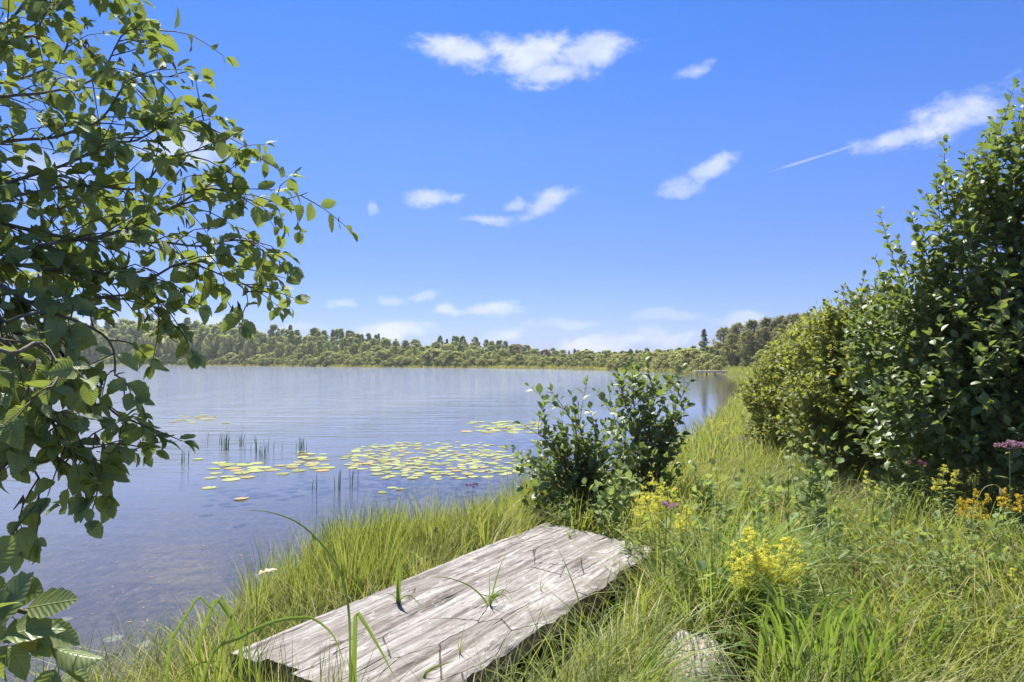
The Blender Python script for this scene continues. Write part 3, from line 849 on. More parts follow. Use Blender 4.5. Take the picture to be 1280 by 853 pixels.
for b in range(5):
    x0, x1 = edges[b] + .0006, edges[b + 1] - .0006
    yA = -.02 + rng.uniform(-.03, .03); yB0 = length + skew * x0 / width + rng.uniform(-.025, .02); yB1 = length + skew * x1 / width + rng.uniform(-.025, .02)
    if b == 0: yB0 = length
    th = .105 + rng.uniform(-.006, .006)
    nx, ny = 15, 66
    u = np.linspace(0, 1, nx); vv = np.linspace(0, 1, ny)
    U, Vv = np.meshgrid(u, vv)
    X = x0 + (x1 - x0) * U
    end = yB0 + (yB1 - yB0) * U
    rag = (np.sin(U * 37 + b * 3) * .010 + np.sin(U * 83 + b) * .007) * (Vv > .985)
    Y = yA + (end - yA) * Vv + rag
    # furrows along the grain, worn arrises, a slight cup and sag
    rr_ = np.random.default_rng(300 + b); row = np.cumsum(rr_.normal(0, 1, nx)); row = (row - row.mean()) / (np.abs(row).max() + 1e-6)
    fur = .0045 * row[None, :] * (.55 + .45 * np.sin(Y * 1.7 + b * 2)) + rr_.normal(0, .0016, X.shape) + .0025 * np.sin(Y * 5 + X * 17 + b) * np.sin(Y * 2.1 + b)
    arr = -.0025 * np.exp(-np.minimum(U, 1 - U) * (x1 - x0) / .006)
    Zt = PT + fur + arr + rng.uniform(-.0015, .0015) - .010 * np.exp(-(1 - Vv) * length / .05) * (1 + .5 * np.sin(U * 60)) 
    if b == 4:
        chew = np.clip(U - .72, 0, 1) / .28
        Zt = Zt - chew * .018 * (1 + np.sin(Y * 11) * .5 + np.sin(Y * 29) * .3)
        X = X - chew * .010 * (1 + np.sin(Y * 9 + 1) * .6 + np.sin(Y * 37) * .4) + chew * np.clip(Vv - .8, 0, 1) * .08
    if b == 0:
        X = X + np.where((1 - U) > .95, (np.sin(Y * 3) * .006 + (Y < length * .83) * -.012), 0)
    Zb = np.full_like(Zt, PT - th)
    W2 = lambda Xc, Yc, Zc: np.stack([org[0] + sx[0] * Xc + ax[0] * Yc, org[1] + sx[1] * Xc + ax[1] * Yc, Zc], -1).reshape(-1, 3)
    a = Acc()
    k = (np.arange(ny - 1)[:, None] * nx + np.arange(nx - 1)[None]).ravel()
    top = np.stack([k, k + 1, k + nx + 1, k + nx], 1)
    a.add(W2(X, Y, Zt), top)
    a.add(W2(X, Y - .0, Zb), np.stack([k, k + nx, k + nx + 1, k + 1], 1))
    nn = nx * ny
    ring = np.concatenate([np.arange(nx), np.arange(1, ny) * nx + nx - 1, (ny - 1) * nx + np.arange(nx - 2, -1, -1), np.arange(ny - 2, 0, -1) * nx])
    rn = np.roll(ring, -1)
    a.extra_faces(np.stack([ring, ring + nn, rn + nn, rn], 1), 0)
    # local frame with y along the board so that the grain follows it
    allv = np.concatenate(a.v); rel = allv - base
    loc = np.stack([rel[:, 0] * sx[0] + rel[:, 1] * sx[1], rel[:, 0] * ax[0] + rel[:, 1] * ax[1], rel[:, 2]], 1)
    a.v = [loc]
    me = a.mesh('plank', M['wood'], False)
    o = bpy.data.objects.new('plank', me); col.objects.link(o); o.parent = plat
    o.rotation_euler = (0, 0, ang)
for yy in (.45, length * .55, length - .45):
    a = Acc()
    mid = org[:2] + ax * yy + sx * width * .5
    zg = min(gz(*(org[:2] + ax * yy + sx * q)) for q in (.1, width * .5, width - .1)) - .04
    h = PT - .108 - zg
    box(a, (mid[0], mid[1], zg + h / 2), (width - .1, .14, h), ang)
    loc = np.concatenate(a.v) - base
    a.v = [np.stack([loc[:, 0] * sx[0] + loc[:, 1] * sx[1], loc[:, 0] * ax[0] + loc[:, 1] * ax[1], loc[:, 2]], 1)]
    o = bpy.data.objects.new('bearer', a.mesh('bearer', M['wood'], False)); col.objects.link(o); o.parent = plat
    o.rotation_euler = (0, 0, ang)
def on_platform(x, y, m=0.0):
    dx, dy = x - org[0], y - org[1]
    a_, b_ = dx * sx[0] + dy * sx[1], dx * ax[0] + dy * ax[1]
    return (a_ > -m) & (a_ < width + m) & (b_ > -.1 - m) & (b_ < length + skew * np.clip(a_ / width, 0, 1) + m)

# ------------------------------------------------------------------ lily pads, rushes and debris on the water
def pad_mesh(seed, tint, material):
    r = np.random.default_rng(seed)
    n = 18
    th = np.linspace(.16, 2 * math.pi - .16, n)
    rad = (1 + .05 * np.sin(th * 3 + seed) + r.normal(0, .025, n))
    asp = r.uniform(.78, .95)
    outer = np.stack([rad * np.cos(th), rad * np.sin(th) * asp, .012 * r.uniform(0, 1, n) ** 2 + .010 * np.maximum(0, np.sin(th * 2 + seed))], 1)
    mid = outer * np.array([.55, .55, 0]) 
    mid[:, 2] = .001
    v = np.vstack([[(.10, 0, 0)], mid, outer])
    a = Acc()
    i = np.arange(n - 1)
    a.add(v, np.stack([np.zeros(n - 1, int), 1 + i, 2 + i], 1), None, tint)
    a.extra_faces(np.stack([1 + i, 1 + n + i, 2 + n + i, 2 + i], 1), 0)
    return a.mesh('lily_pad', material)
pad_meshes = [pad_mesh(k, (rng.uniform(.0, 1), 0 if k % 3 else .45 * (k % 2) + .1), M['pad']) for k in range(12)] + [pad_mesh(40 + k, (.6, .9), M['pad']) for k in range(2)]
placed = []
def pad(px, py, dia, label, group, mesh=None, z=None):
    p = at_height(px, py, 0)
    for q in placed:
        if (q[0] - p[0]) ** 2 + (q[1] - p[1]) ** 2 < (.33 * (dia + q[2])) ** 2: return False
    placed.append((p[0], p[1], dia))
    m = mesh or pad_meshes[int(rng.integers(12)) if rng.uniform() > .06 else 12 + int(rng.integers(2))]
    o = bpy.data.objects.new('lily_pad', m); col.objects.link(o)
    o.location = (p[0], p[1], z if z is not None else rng.uniform(.004, .016))
    o.scale = (dia / 2, dia / 2, dia / 2)
    o.rotation_euler = (rng.normal(0, .02), rng.normal(0, .02), rng.uniform(0, 6.28))
    tag(o, label, 'lily pad', group)
    return True
tries = 0; made = 0
while made < 285 and tries < 9000:
    tries += 1
    px, py = rng.uniform(415, 655), rng.uniform(553, 600)
    u, w = (px - 545) / 118, (py - 575) / 24
    if u * u + w * w > 1 + rng.normal(0, .12): continue
    if py > 588 and px < 470: continue
    made += pad(px, py, rng.uniform(.12, .23), 'yellow-green lily pad in the dense floating raft beyond the sedge', 'lily pads in the dense raft')
for (cx, cy, rx, ry, nn_) in ((330, 585, 75, 14, 26), (395, 578, 40, 12, 12), (270, 597, 20, 5, 3)):
    m_ = t_ = 0
    while m_ < nn_ and t_ < 400:
        t_ += 1
        m_ += pad(rng.normal(cx, rx * .55), rng.normal(cy, ry * .55), rng.uniform(.20, .32), 'lily pad in the loose scatter between the rushes and the raft', 'scattered lily pads')
pad(302, 624, .22, 'lone golden lily pad nearest the bank in open water', None, pad_meshes[12])
pad(262, 610, .24, 'lone pale lily pad floating nearer the bank than the loose scatter', None, pad_meshes[1])
for (px, py) in ((500, 612), (478, 616), (490, 610)):
    pad(px, py, .16, 'small lily pad floating between the raft and the sedge bank', 'small pads off the sedge bank')
for _ in range(55):
    pad(rng.normal(625, 30), rng.uniform(527, 541), rng.uniform(.25, .4), 'pale lily pad in the distant patch beside the leafy shrub', 'lily pads in the distant patch')
for _ in range(22):
    pad(rng.normal(245, 14), rng.uniform(519, 530), rng.uniform(.22, .36), 'pale lily pad in the distant patch beyond the rushes', 'lily pads beyond the rushes')
dull = [pad_mesh(60 + k, (.4, .05), M['pad_dull']) for k in range(3)]
pad(142, 796, .13, 'dull sunken lily pad near the lower alder leaves', None, dull[0], -.012)
pad(182, 803, .11, 'dull half-sunken lily pad close to the muddy bank edge', None, dull[1], -.010)
pad(80, 772, .12, 'dark sunken lily pad just behind the lower alder leaves', None, dull[2], -.014)

def rush(px, py, nst, h, spread, label, group='rush clumps in the open water'):
    p = at_height(px, py, 0)
    zb = gz(p[0], p[1])
    t = thing('rush_clump', (p[0], p[1], zb), label, 'rushes', group)
    for _ in range(nst):
        a = Acc()
        q = p + np.array([*rng.normal(0, spread, 2), 0])
        hh = h * rng.uniform(.55, 1.05); l = rng.normal(0, .10, 2) * hh
        zq = gz(q[0], q[1]) - .02
        tube(a, spline([(q[0], q[1], zq), (q[0] + l[0] * .3, q[1] + l[1] * .3, hh * .4), (q[0] + l[0], q[1] + l[1], hh)], 5), [.006, .006, .0055, .004, .0015], 5, (rng.uniform(.1, .6), 0))
        a.obj('stem', M['lush'], t)
rush(283, 562, 13, .42, .06, 'dense dark rush clump standing in the water, thickest of the group')
rush(302, 558, 6, .34, .12, 'thin rush clump just right of the thickest clump')
rush(322, 566, 12, .36, .13, 'broad rush clump in water among the scattered lily pads')
rush(330, 572, 7, .26, .10, 'short rush clump in front of the broad one')
rush(379, 566, 9, .36, .05, 'narrow rush clump between the lily raft and the other rushes')
rush(370, 562, 4, .25, .12, 'few sparse rush stems behind the narrow clump')
rush(237, 578, 8, .26, .09, 'low rush clump nearest the alder leaves')
rush(268, 556, 4, .30, .12, 'few sparse rush stems left of the thickest clump')
rush(395, 612, 3, .26, .05, 'three rush stems in front of the lily raft, left group', 'rush stems before the raft')
rush(420, 612, 4, .30, .06, 'rush stems in front of the lily raft, middle group', 'rush stems before the raft')
rush(444, 608, 4, .30, .05, 'rush stems in front of the lily raft, right group', 'rush stems before the raft')
rush(393, 690, 5, .34, .03, 'dark rush stems at the water edge beyond the bent blades', 'dark rush stems at the bank')
rush(415, 668, 9, .20, .05, 'short dark rush stems against the bright sedge edge', 'dark rush stems at the bank')

acc = Acc()
for (cx, cy, rx, ry, nb) in ((150, 745, 160, 60, 360), (300, 680, 130, 35, 200), (430, 640, 60, 20, 60), (160, 690, 120, 25, 90), (60, 800, 60, 40, 60)):
    for _ in range(nb):
        p = at_height(rng.normal(cx, rx * .5), max(600, rng.normal(cy, ry * .6)), .003)
        if shore_dist(p[0], p[1])[0] > -.05: continue
        s_ = abs(rng.normal(0, .0065)) + .002
        th = np.sort(rng.uniform(0, 6.28, 5)); el = rng.uniform(.3, 1)
        ro = rng.uniform(0, 3.14)
        v = np.stack([np.cos(th) * s_ * 1.6, np.sin(th) * s_ * el, np.full(5, rng.uniform(0, .003))], 1)
        v = np.stack([v[:, 0] * math.cos(ro) - v[:, 1] * math.sin(ro), v[:, 0] * math.sin(ro) + v[:, 1] * math.cos(ro), v[:, 2]], 1)
        acc.add(v + p, [(0, 1, 2), (0, 2, 3), (0, 3, 4)])
tag(acc.obj('floating_debris', M['debris']), 'small brown plant scraps floating in the shallows', 'debris', kind='stuff')

# ------------------------------------------------------------------ bank grasses
STONE = at_height(872, 812, .50)
def near_stone(x, y):
    u, w = x - STONE[0], y - STONE[1]
    return (np.hypot(u, w) < .30) | ((np.abs(u - w * .27) < .22) & (w < 0) & (w > -1.3))
def scatter(region, n, test=None):
    x0, x1, y0, y1 = region
    x = rng.uniform(x0, x1, n); y = rng.uniform(y0, y1, n)
    ok = (shore_dist(x, y) > -.03) & ~on_platform(x, y, .01)
    if test is not None: ok &= test(x, y)
    return x[ok], y[ok]
def in_view(x, y, m=60):
    return (np.abs(x / np.maximum(y, .1) * FPX) < 640 + m) & (y > .4)
def tussocks(acc, x, y, per, L, W, spread, tilt, curl, tint_lo, tint_hi, dry=.08, nseg=5, up=0.0, flow=None, floor=True, clear=.03):
    n = len(x) * per
    cx, cy = np.repeat(x, per), np.repeat(y, per)
    az = rng.uniform(0, 2 * math.pi, n)
    if flow is not None:
        fa = np.repeat(flow(x, y), per) + rng.normal(0, .8, n)
        pick = rng.uniform(size=n) < .7
        az = np.where(pick, fa, az)
    rr = spread * np.sqrt(rng.uniform(0, 1, n))
    px_, py_ = cx + rr * np.cos(az), cy + rr * np.sin(az)
    ok = ~on_platform(px_, py_, clear) & ~near_stone(px_, py_)
    px_, py_, az = px_[ok], py_[ok], az[ok]
    n = len(px_)
    z = ground_z(px_, py_)
    big = np.repeat(rng.uniform(.75, 1.2, len(x)), per)[ok]
    tl = np.repeat(tint_lo + (tint_hi - tint_lo) * rng.uniform(0, 1, len(x)) ** 1.5, per)[ok]
    tint = np.stack([np.clip(tl + rng.normal(0, .18, n), 0, 1), np.where(rng.uniform(size=n) < dry, rng.uniform(.5, 1, n), rng.uniform(0, .12, n))], 1)
    blades(acc, np.stack([px_, py_, z - .02], 1), rng.uniform(.6, 1.15, n) * L * big, rng.uniform(.7, 1.3, n) * W, az,
           np.abs(rng.normal(tilt, .14, n)), rng.uniform(.4, 1.5, n) * curl, tint, nseg, z + .015 if floor else None)

# bright upright sedge along the water's edge
acc = Acc()
x, y = scatter((-2.2, 1.0, 4.6, 9.2), 1500, lambda x, y: (shore_dist(x, y) < .95) & in_view(x, y))
keep = (x > -1.75) | (rng.uniform(size=len(x)) < .3)
x, y = x[keep], y[keep]
tussocks(acc, x, y, 15, .44, .0060, .06, .14, .60, .10, .85, .16, 5)
x, y = scatter((-2.0, .9, 4.8, 9.0), 420, lambda x, y: (shore_dist(x, y) < .8) & in_view(x, y))
tussocks(acc, x, y, 22, .60, .0075, .05, .10, .45, .0, .6, .10, 6)
x, y = scatter((-2.0, .9, 4.8, 9.0), 260, lambda x, y: (shore_dist(x, y) < 1.0) & in_view(x, y))
tussocks(acc, x, y, 16, .50, .0060, .09, .5, 1.5, .1, .7, .55, 6)
tag(acc.obj('waterside_sedge', M['sedge']), 'bright yellow-green sedge growing along the water beside the platform', 'sedge', kind='stuff')
# thin straggling grass at the bottom left water edge
acc = Acc()
x, y = scatter((-3.4, -.4, 2.0, 5.4), 1250, lambda x, y: (shore_dist(x, y) < 1.3) & in_view(x, y, 80))
tussocks(acc, x, y, 8, .42, .0050, .07, .35, 1.0, .1, .7, .22, 5)
tq = rng.uniform(-.05, width, 26)
tx_, ty_ = org[0] + sx[0] * tq - ax[0] * rng.uniform(.10, .28, 26), org[1] + sx[1] * tq - ax[1] * rng.uniform(.10, .28, 26)
tussocks(acc, tx_, ty_, 24, .52, .0062, .06, .12, .7, .1, .9, .12, 6, floor=False)
tag(acc.obj('straggling_grass', M['grass']), 'thin straggling grass over the bank edge below the platform corner', 'grass', kind='stuff')
# long arching grass right of the platform and over the whole right bank
flow = lambda x, y: -.9 + 1.3 * np.sin(x * .9 + y * .55) + .8 * np.sin(y * 1.3 - x * .4)
acc = Acc()
x, y = scatter((-.6, 5.2, 1.9, 5.2), 2500, lambda x, y: in_view(x, y, 120))
tussocks(acc, x, y, 13, .62, .0066, .08, .28, 1.35, .0, 1.0, .15, 6, flow=flow, clear=.20)
tag(acc.obj('bank_grass', M['grass']), 'long arching grass covering the near right bank', 'grass', kind='stuff')
acc = Acc()
x, y = scatter((-.5, 8.5, 5.2, 9.5), 2700, lambda x, y: in_view(x, y, 120) & (shore_dist(x, y) > .5))
tussocks(acc, x, y, 11, .58, .0075, .11, .28, 1.15, .15, .95, .14, 5, flow=flow)
tag(acc.obj('meadow_grass', M['grass']), 'tangled grass on the bank between the leafy shrubs', 'grass', kind='stuff')
acc = Acc()
x, y = scatter((.5, 40, 9.0, 112), 52000, lambda x, y: in_view(x, y, 20) & (shore_dist(x, y) < 9) & (x / y * FPX > 150))
x = np.concatenate([x]); keep = rng.uniform(size=len(x)) < np.clip(14 / y, .2, 1)
x, y = x[keep], y[keep]
tussocks(acc, x, y, 9, .62, .016, .16, .25, 1.0, .45, 1.0, .16, 3)
tag(acc.obj('shore_grass', M['sedge']), 'yellow-green shore grass receding along the right bank to the water', 'grass', kind='stuff')
# glossy arching sedge tussocks against the platform's shaded side
acc = Acc()
q = rng.uniform(.2, 1, 26)
tx = org[0] + sx[0] * (width + rng.uniform(.36, .95, 26)) + ax[0] * q * length
ty = org[1] + sx[1] * (width + rng.uniform(.36, .95, 26)) + ax[1] * q * length
tussocks(acc, tx, ty, 85, .84, .0078, .07, .28, 1.75, .05, .85, .06, 8, clear=.22, flow=lambda x, y: np.full(len(x), -.75))
tag(acc.obj('arching_sedge', M['lush']), 'glossy arching sedge beside the shaded edge of the platform', 'sedge', kind='stuff')

# dry stalks
acc = Acc()
for _ in range(260):
    px_, py_ = rng.uniform(840, 1290), rng.uniform(580, 850)
    p = at_height(px_, py_, .45)
    if on_platform(p[0], p[1], .15) or shore_dist(p[0], p[1])[0] < .3: continue
    z0 = gz(p[0], p[1]); a_ = rng.uniform(0, 6.28); l = rng.uniform(.35, .75); b_ = rng.uniform(.2, .6)
    e = np.array([math.cos(a_), math.sin(a_), 0])
    c = np.array([p[0], p[1], z0])
    tube(acc, spline([c, c + e * l * .15 + [0, 0, l * .45], c + e * l * b_ + [0, 0, l * (.85 - .3 * b_)], c + e * l * (b_ + .3) + [0, 0, l * (.75 - .6 * b_)]], 8), np.linspace(.0022, .0009, 8), 3, (.6, .9))
tag(acc.obj('dry_stalks', M['grass']), 'thin straw-coloured stalks criss-crossing the right bank grass', 'grass', kind='stuff')

# ------------------------------------------------------------------ shrubs
T_SHRUB = [leaf_template(5, .60, .55, .30, d, 0, .10, .012, seed=k) for k, d in enumerate((.10, .25, .40, .05))]
T_ROUND = [leaf_template(5, .72, .50, .20, d, 0, .14, .015, .4, seed=10 + k) for k, d in enumerate((.15, .3, .05))]
T_ALDER = [leaf_template(10, .60, .42, f_, d, .055, .12, .014, .15, seed=20 + k) for k, (d, f_) in enumerate(((.12, .22), (.30, .35), (.05, .15), (.45, .3), (.2, .6), (-.15, .3)))]
T_LANCE = [leaf_template(4, .20, .42, .25, d, 0, .04, .006, seed=30 + k) for k, d in enumerate((.2, .45, .7))]
T_SMALL = [leaf_template(3, .55, .5, .25, d, 0, .08, .0, seed=40 + k) for k, d in enumerate((.1, .3))]

def leafy(lv, pts, size, start=.25, step=.045, up=.35, spread=.9, tint=(.1, .9), yellow=.02, droop=0.0, term=True):
    """alternate leaves along a twig"""
    seg = np.linalg.norm(np.diff(pts, axis=0), axis=1); cum = np.concatenate([[0], np.cumsum(seg)])
    tot = cum[-1]
    t = tot * start
    a0 = rng.uniform(0, 6.28); k = 0
    while t < tot:
        p = np.array([np.interp(t, cum, pts[:, q]) for q in range(3)])
        i_ = min(len(pts) - 2, int(np.searchsorted(cum, t)) - 1 if t > 0 else 0); i_ = max(i_, 0)
        tan = pts[i_ + 1] - pts[i_]; tan = tan / (np.linalg.norm(tan) + 1e-9)
        a_ = a0 + k * 2.4
        ref = np.array([0, 0, 1.0]) if abs(tan[2]) < .8 else np.array([1.0, 0, 0])
        e1 = np.cross(tan, ref); e1 /= np.linalg.norm(e1); e2 = np.cross(tan, e1)
        rad = e1 * math.cos(a_) + e2 * math.sin(a_)
        d = tan * .55 + rad * spread + np.array([0, 0, up - droop]) + rng.normal(0, .15, 3)
        nn_ = tan * .7 + np.array([0, 0, .9]) - rad * .2 + rng.normal(0, .30, 3)
        s_ = size * rng.uniform(.50, 1.22) * (1 - .35 * (t / tot) ** 3)
        lv.add(p, d, nn_, s_, (np.clip(rng.uniform(*tint), 0, 1), rng.uniform(.6, 1) if rng.uniform() < yellow else rng.uniform(0, .08)))
        t += step * rng.uniform(.7, 1.3); k += 1
    if term:
        for _ in range(2):
            lv.add(pts[-1], (pts[-1] - pts[-2]) / np.linalg.norm(pts[-1] - pts[-2]) + rng.normal(0, .35, 3), np.array([0, -.3, 1]) + rng.normal(0, .4, 3), size * rng.uniform(.5, .8), (rng.uniform(.5, 1), 0))

def stem_shrub(name, base, tips, leaf, templates, material, label, cat, twigs=5, step=.045, bark='twig', r0=.012, most=300, tw_len=.22, tint=(.1, .9), yellow=.02, up=.35):
    b = np.array([base[0], base[1], gz(base[0], base[1])])
    t = thing(name, b, label, cat)
    lv = Leaves(templates)
    tw = Acc()
    for tip in tips:
        tip = np.asarray(tip, float)
        root = b + np.array([*rng.normal(0, .06, 2), -.04])
        m1 = root + (tip - root) * np.array([.22, .22, .45]) + rng.normal(0, .03, 3)
        m2 = root + (tip - root) * np.array([.62, .62, .78]) + rng.normal(0, .03, 3)
        pts = spline([root, m1, m2, tip], 12)
        a = Acc(); tube(a, pts, np.linspace(r0, r0 * .22, 12), 6)
        lv.owner = a.obj('branch', M[bark], t)
        leafy(lv, pts, leaf, .30, step, up, .9, tint, yellow)
        for _ in range(twigs):
            k = int(rng.integers(3, 10)); p = pts[k]
            tan = norm(pts[k + 1] - pts[k])
            d = norm(tan * .6 + rng.normal(0, .55, 3) + np.array([0, 0, .35])) * tw_len * rng.uniform(.5, 1.3)
            tp = spline([p, p + d * .5 + rng.normal(0, .01, 3), p + d + np.array([0, 0, .04])], 5)
            tube(tw, tp, np.linspace(r0 * .35, r0 * .12, 5), 4)
            leafy(lv, tp, leaf, .15, step, up, .9, tint, yellow)
    o = tw.obj('twigs', M[bark], t)
    if o: o['kind'] = 'stuff'
    lv.emit(t, M[material], most)
    return t

def tips_from(pxs, d, jit=.25):
    return [at_depth(px, py, d + rng.uniform(-jit, jit)) for px, py in pxs]
bL = at_depth(735, 640, 6.8)
stem_shrub('leafy_shrub', bL, tips_from([(690, 490), (676, 520), (652, 530), (722, 512), (706, 545), (745, 530), (770, 545), (664, 575), (656, 610), (690, 580), (735, 560), (775, 575), (715, 600), (755, 600), (682, 628), (790, 600), (740, 625), (700, 535), (668, 640), (720, 645), (765, 640), (790, 635), (645, 560), (672, 555), (715, 570), (755, 575), (650, 590), (800, 560), (785, 640), (810, 620), (660, 650), (735, 590)], 6.75, .25),
           .118, T_SHRUB, 'shrub', 'dark green leafy shrub behind the platform end, lower of the two', 'shrub', 5, .052, 'wine_stem', .010, 300, .32, (.05, .9), .03, .5)
bR = at_depth(805, 620, 7.5)
stem_shrub('leafy_shrub', bR, tips_from([(806, 450), (772, 470), (790, 462), (838, 472), (862, 478), (855, 505), (762, 492), (822, 490), (785, 505), (845, 525), (770, 530), (805, 520), (830, 545), (795, 550), (850, 555), (820, 575), (790, 590), (840, 595), (775, 565), (860, 580), (812, 480), (848, 492), (778, 488)], 7.5, .3),
           .124, T_SHRUB, 'shrub', 'taller dark green shrub with upright tips against the lake', 'shrub', 5, .054, 'wine_stem', .011, 300, .32, (.05, .8), .02, .5)

def mass_shrub(name, ells, base_px, leaf, templates, material, label, twig_n, most=300, shoots=(), tint=(.05, .8), yellow=.015, limbs=7, step=.05, tw_len=.34):
    """a dense shrub: twigs ending through the outer shell of a few overlapping ellipsoids"""
    E = []
    for (px, py, d, rx, ry) in ells:
        c = at_depth(px, py, d); k = d / FPX
        E.append((c, np.array([rx * k, rx * k * .9, ry * k])))
    b = np.array([base_px[0], base_px[1], gz(base_px[0], base_px[1])])
    t = thing(name, b, label, 'shrub')
    lv = Leaves(templates); tw = Acc()
    vol = np.array([e[1][0] * e[1][2] for e in E]); vol = vol / vol.sum()
    hubs = []
    for k in range(limbs):
        c, r = E[k % len(E)]
        tip = c + norm(rng.normal(size=3)) * r * .55 + np.array([0, 0, r[2] * .2])
        root = b + np.array([*rng.normal(0, .15, 2), -.05])
        pts = spline([root, root + (tip - root) * np.array([.25, .25, .45]), tip], 10)
        a = Acc(); tube(a, pts, np.linspace(.028, .008, 10), 6); a.obj('branch', M['bark'], t)
        hubs.append(pts)
    hub = np.concatenate(hubs)
    for _ in range(twig_n):
        c, r = E[int(rng.choice(len(E), p=vol))]
        u = norm(rng.normal(size=3))
        if u[1] > .3 and rng.uniform() < .6: u[1] *= -1          # fewer on the hidden side
        rad = rng.uniform(.45, 1.04) ** .6
        p = c + u * r * rad
        if p[2] < gz(p[0], p[1]) + .12: p[2] = gz(p[0], p[1]) + rng.uniform(.12, .5)
        d = norm(u * .8 + np.array([0, -.1, .75]) + rng.normal(0, .25, 3)) * tw_len * rng.uniform(.6, 1.3)
        tp = spline([p - d, p - d * .4 + rng.normal(0, .02, 3), p], 5)
        tube(tw, tp, np.linspace(.0045, .0018, 5), 3)
        leafy(lv, tp, leaf, .12, step, .3, .95, tint, yellow)
    for (px, py, d, px2, py2) in shoots:
        p0, p1 = at_depth(px2, py2, d), at_depth(px, py, d)
        tp = spline([p0, (p0 + p1) / 2 + rng.normal(0, .02, 3), p1], 9)
        tube(tw, tp, np.linspace(.006, .002, 9), 4)
        leafy(lv, tp, leaf * .95, .05, step * .75, .45, .9, tint, yellow)
    o = tw.obj('twigs', M['twig'], t); o['kind'] = 'stuff'
    lv.emit(t, M[material], most)
    return t
gA = at_depth(1270, 560, 6.9)
mass_shrub('tall_shrub', [(1300, 300, 6.67, 125, 175), (1225, 350, 6.55, 90, 150), (1290, 450, 6.20, 150, 130), (1175, 440, 6.79, 92, 130), (1330, 350, 6.32, 110, 200), (1120, 440, 7.25, 68, 110), (1160, 520, 6.43, 95, 75), (1260, 540, 6.08, 110, 70)],
           gA, .128, T_SHRUB, 'shrub', 'tall dense dark green shrub reaching the picture edge above the bank', 2300,
           shoots=[(1268, 108, 6.32, 1235, 230), (1255, 135, 6.43, 1225, 260), (1240, 160, 6.20, 1215, 260), (1180, 178, 6.43, 1195, 290), (1170, 225, 6.55, 1190, 320), (1160, 250, 6.43, 1180, 340), (1100, 268, 6.79, 1135, 370),
                   (1122, 300, 6.79, 1145, 390), (1095, 325, 7.02, 1125, 400), (1280, 118, 6.08, 1260, 240), (1205, 195, 6.32, 1210, 300), (1140, 270, 6.67, 1160, 360), (1225, 175, 6.55, 1215, 290), (1272, 165, 6.20, 1250, 280), (1215, 210, 6.43, 1210, 320), (1190, 240, 6.43, 1200, 330)],
           limbs=9, tint=(.0, .8), yellow=.012)
gB = at_depth(1065, 545, 8.4)
mass_shrub('dense_shrub', [(1075, 425, 8.4, 60, 75), (1045, 455, 8.6, 66, 76), (1085, 490, 8.0, 85, 70), (1035, 505, 8.4, 70, 55), (1065, 545, 8.2, 90, 40)], gB, .105, T_SHRUB, 'shrub_far', 'mid-green dense shrub sloping down beside the tall dark shrub', 1150,
           shoots=[(1035, 375, 8.4, 1050, 430), (1060, 362, 8.4, 1068, 420), (1012, 402, 8.6, 1030, 450), (1080, 345, 8.2, 1085, 410), (1095, 352, 8, 1100, 400), (1020, 388, 8.5, 1035, 440)], tint=(.0, .5), most=250, limbs=6, step=.045, tw_len=.28)
gC = at_depth(975, 535, 10.6)
mass_shrub('low_shrub', [(985, 465, 11, 46, 46), (1008, 445, 11.5, 40, 50), (955, 488, 10.6, 38, 34), (1005, 505, 10.2, 58, 40), (965, 510, 10.2, 42, 30), (985, 535, 10, 60, 26)], gC, .100, T_SHRUB, 'shrub_far', 'lowest yellow-green shrub at the water end of the bank hedge', 900,
           shoots=[(975, 425, 11, 985, 465), (1000, 402, 11.3, 1003, 440), (955, 448, 10.8, 965, 480), (990, 412, 11, 995, 450), (936, 462, 10.6, 948, 495), (925, 480, 10.4, 940, 505)], tint=(.25, 1), yellow=.05, most=200, limbs=5, step=.045, tw_len=.26)
for q, (px, py, d, r_, ry, lab) in enumerate([(1040, 415, 26, 45, 40, 'olive bush showing above the low bank shrubs'), (1100, 405, 30, 50, 48, 'olive bush half hidden behind the bank hedge'), (1000, 425, 34, 30, 28, 'pale bush on the shore behind the lowest shrub')]):
    b_ = at_depth(px, py, d)
    mass_shrub('shore_bush', [(px, py, d, r_, ry), (px + r_ * .5, py + ry * .5, d, r_, ry), (px - r_ * .5, py + ry * .6, d, r_ * .7, ry * .7)], b_, .16, T_SMALL, 'far_willow', lab, 330, most=0, tint=(.1, .9), limbs=4, step=.07, tw_len=.5)

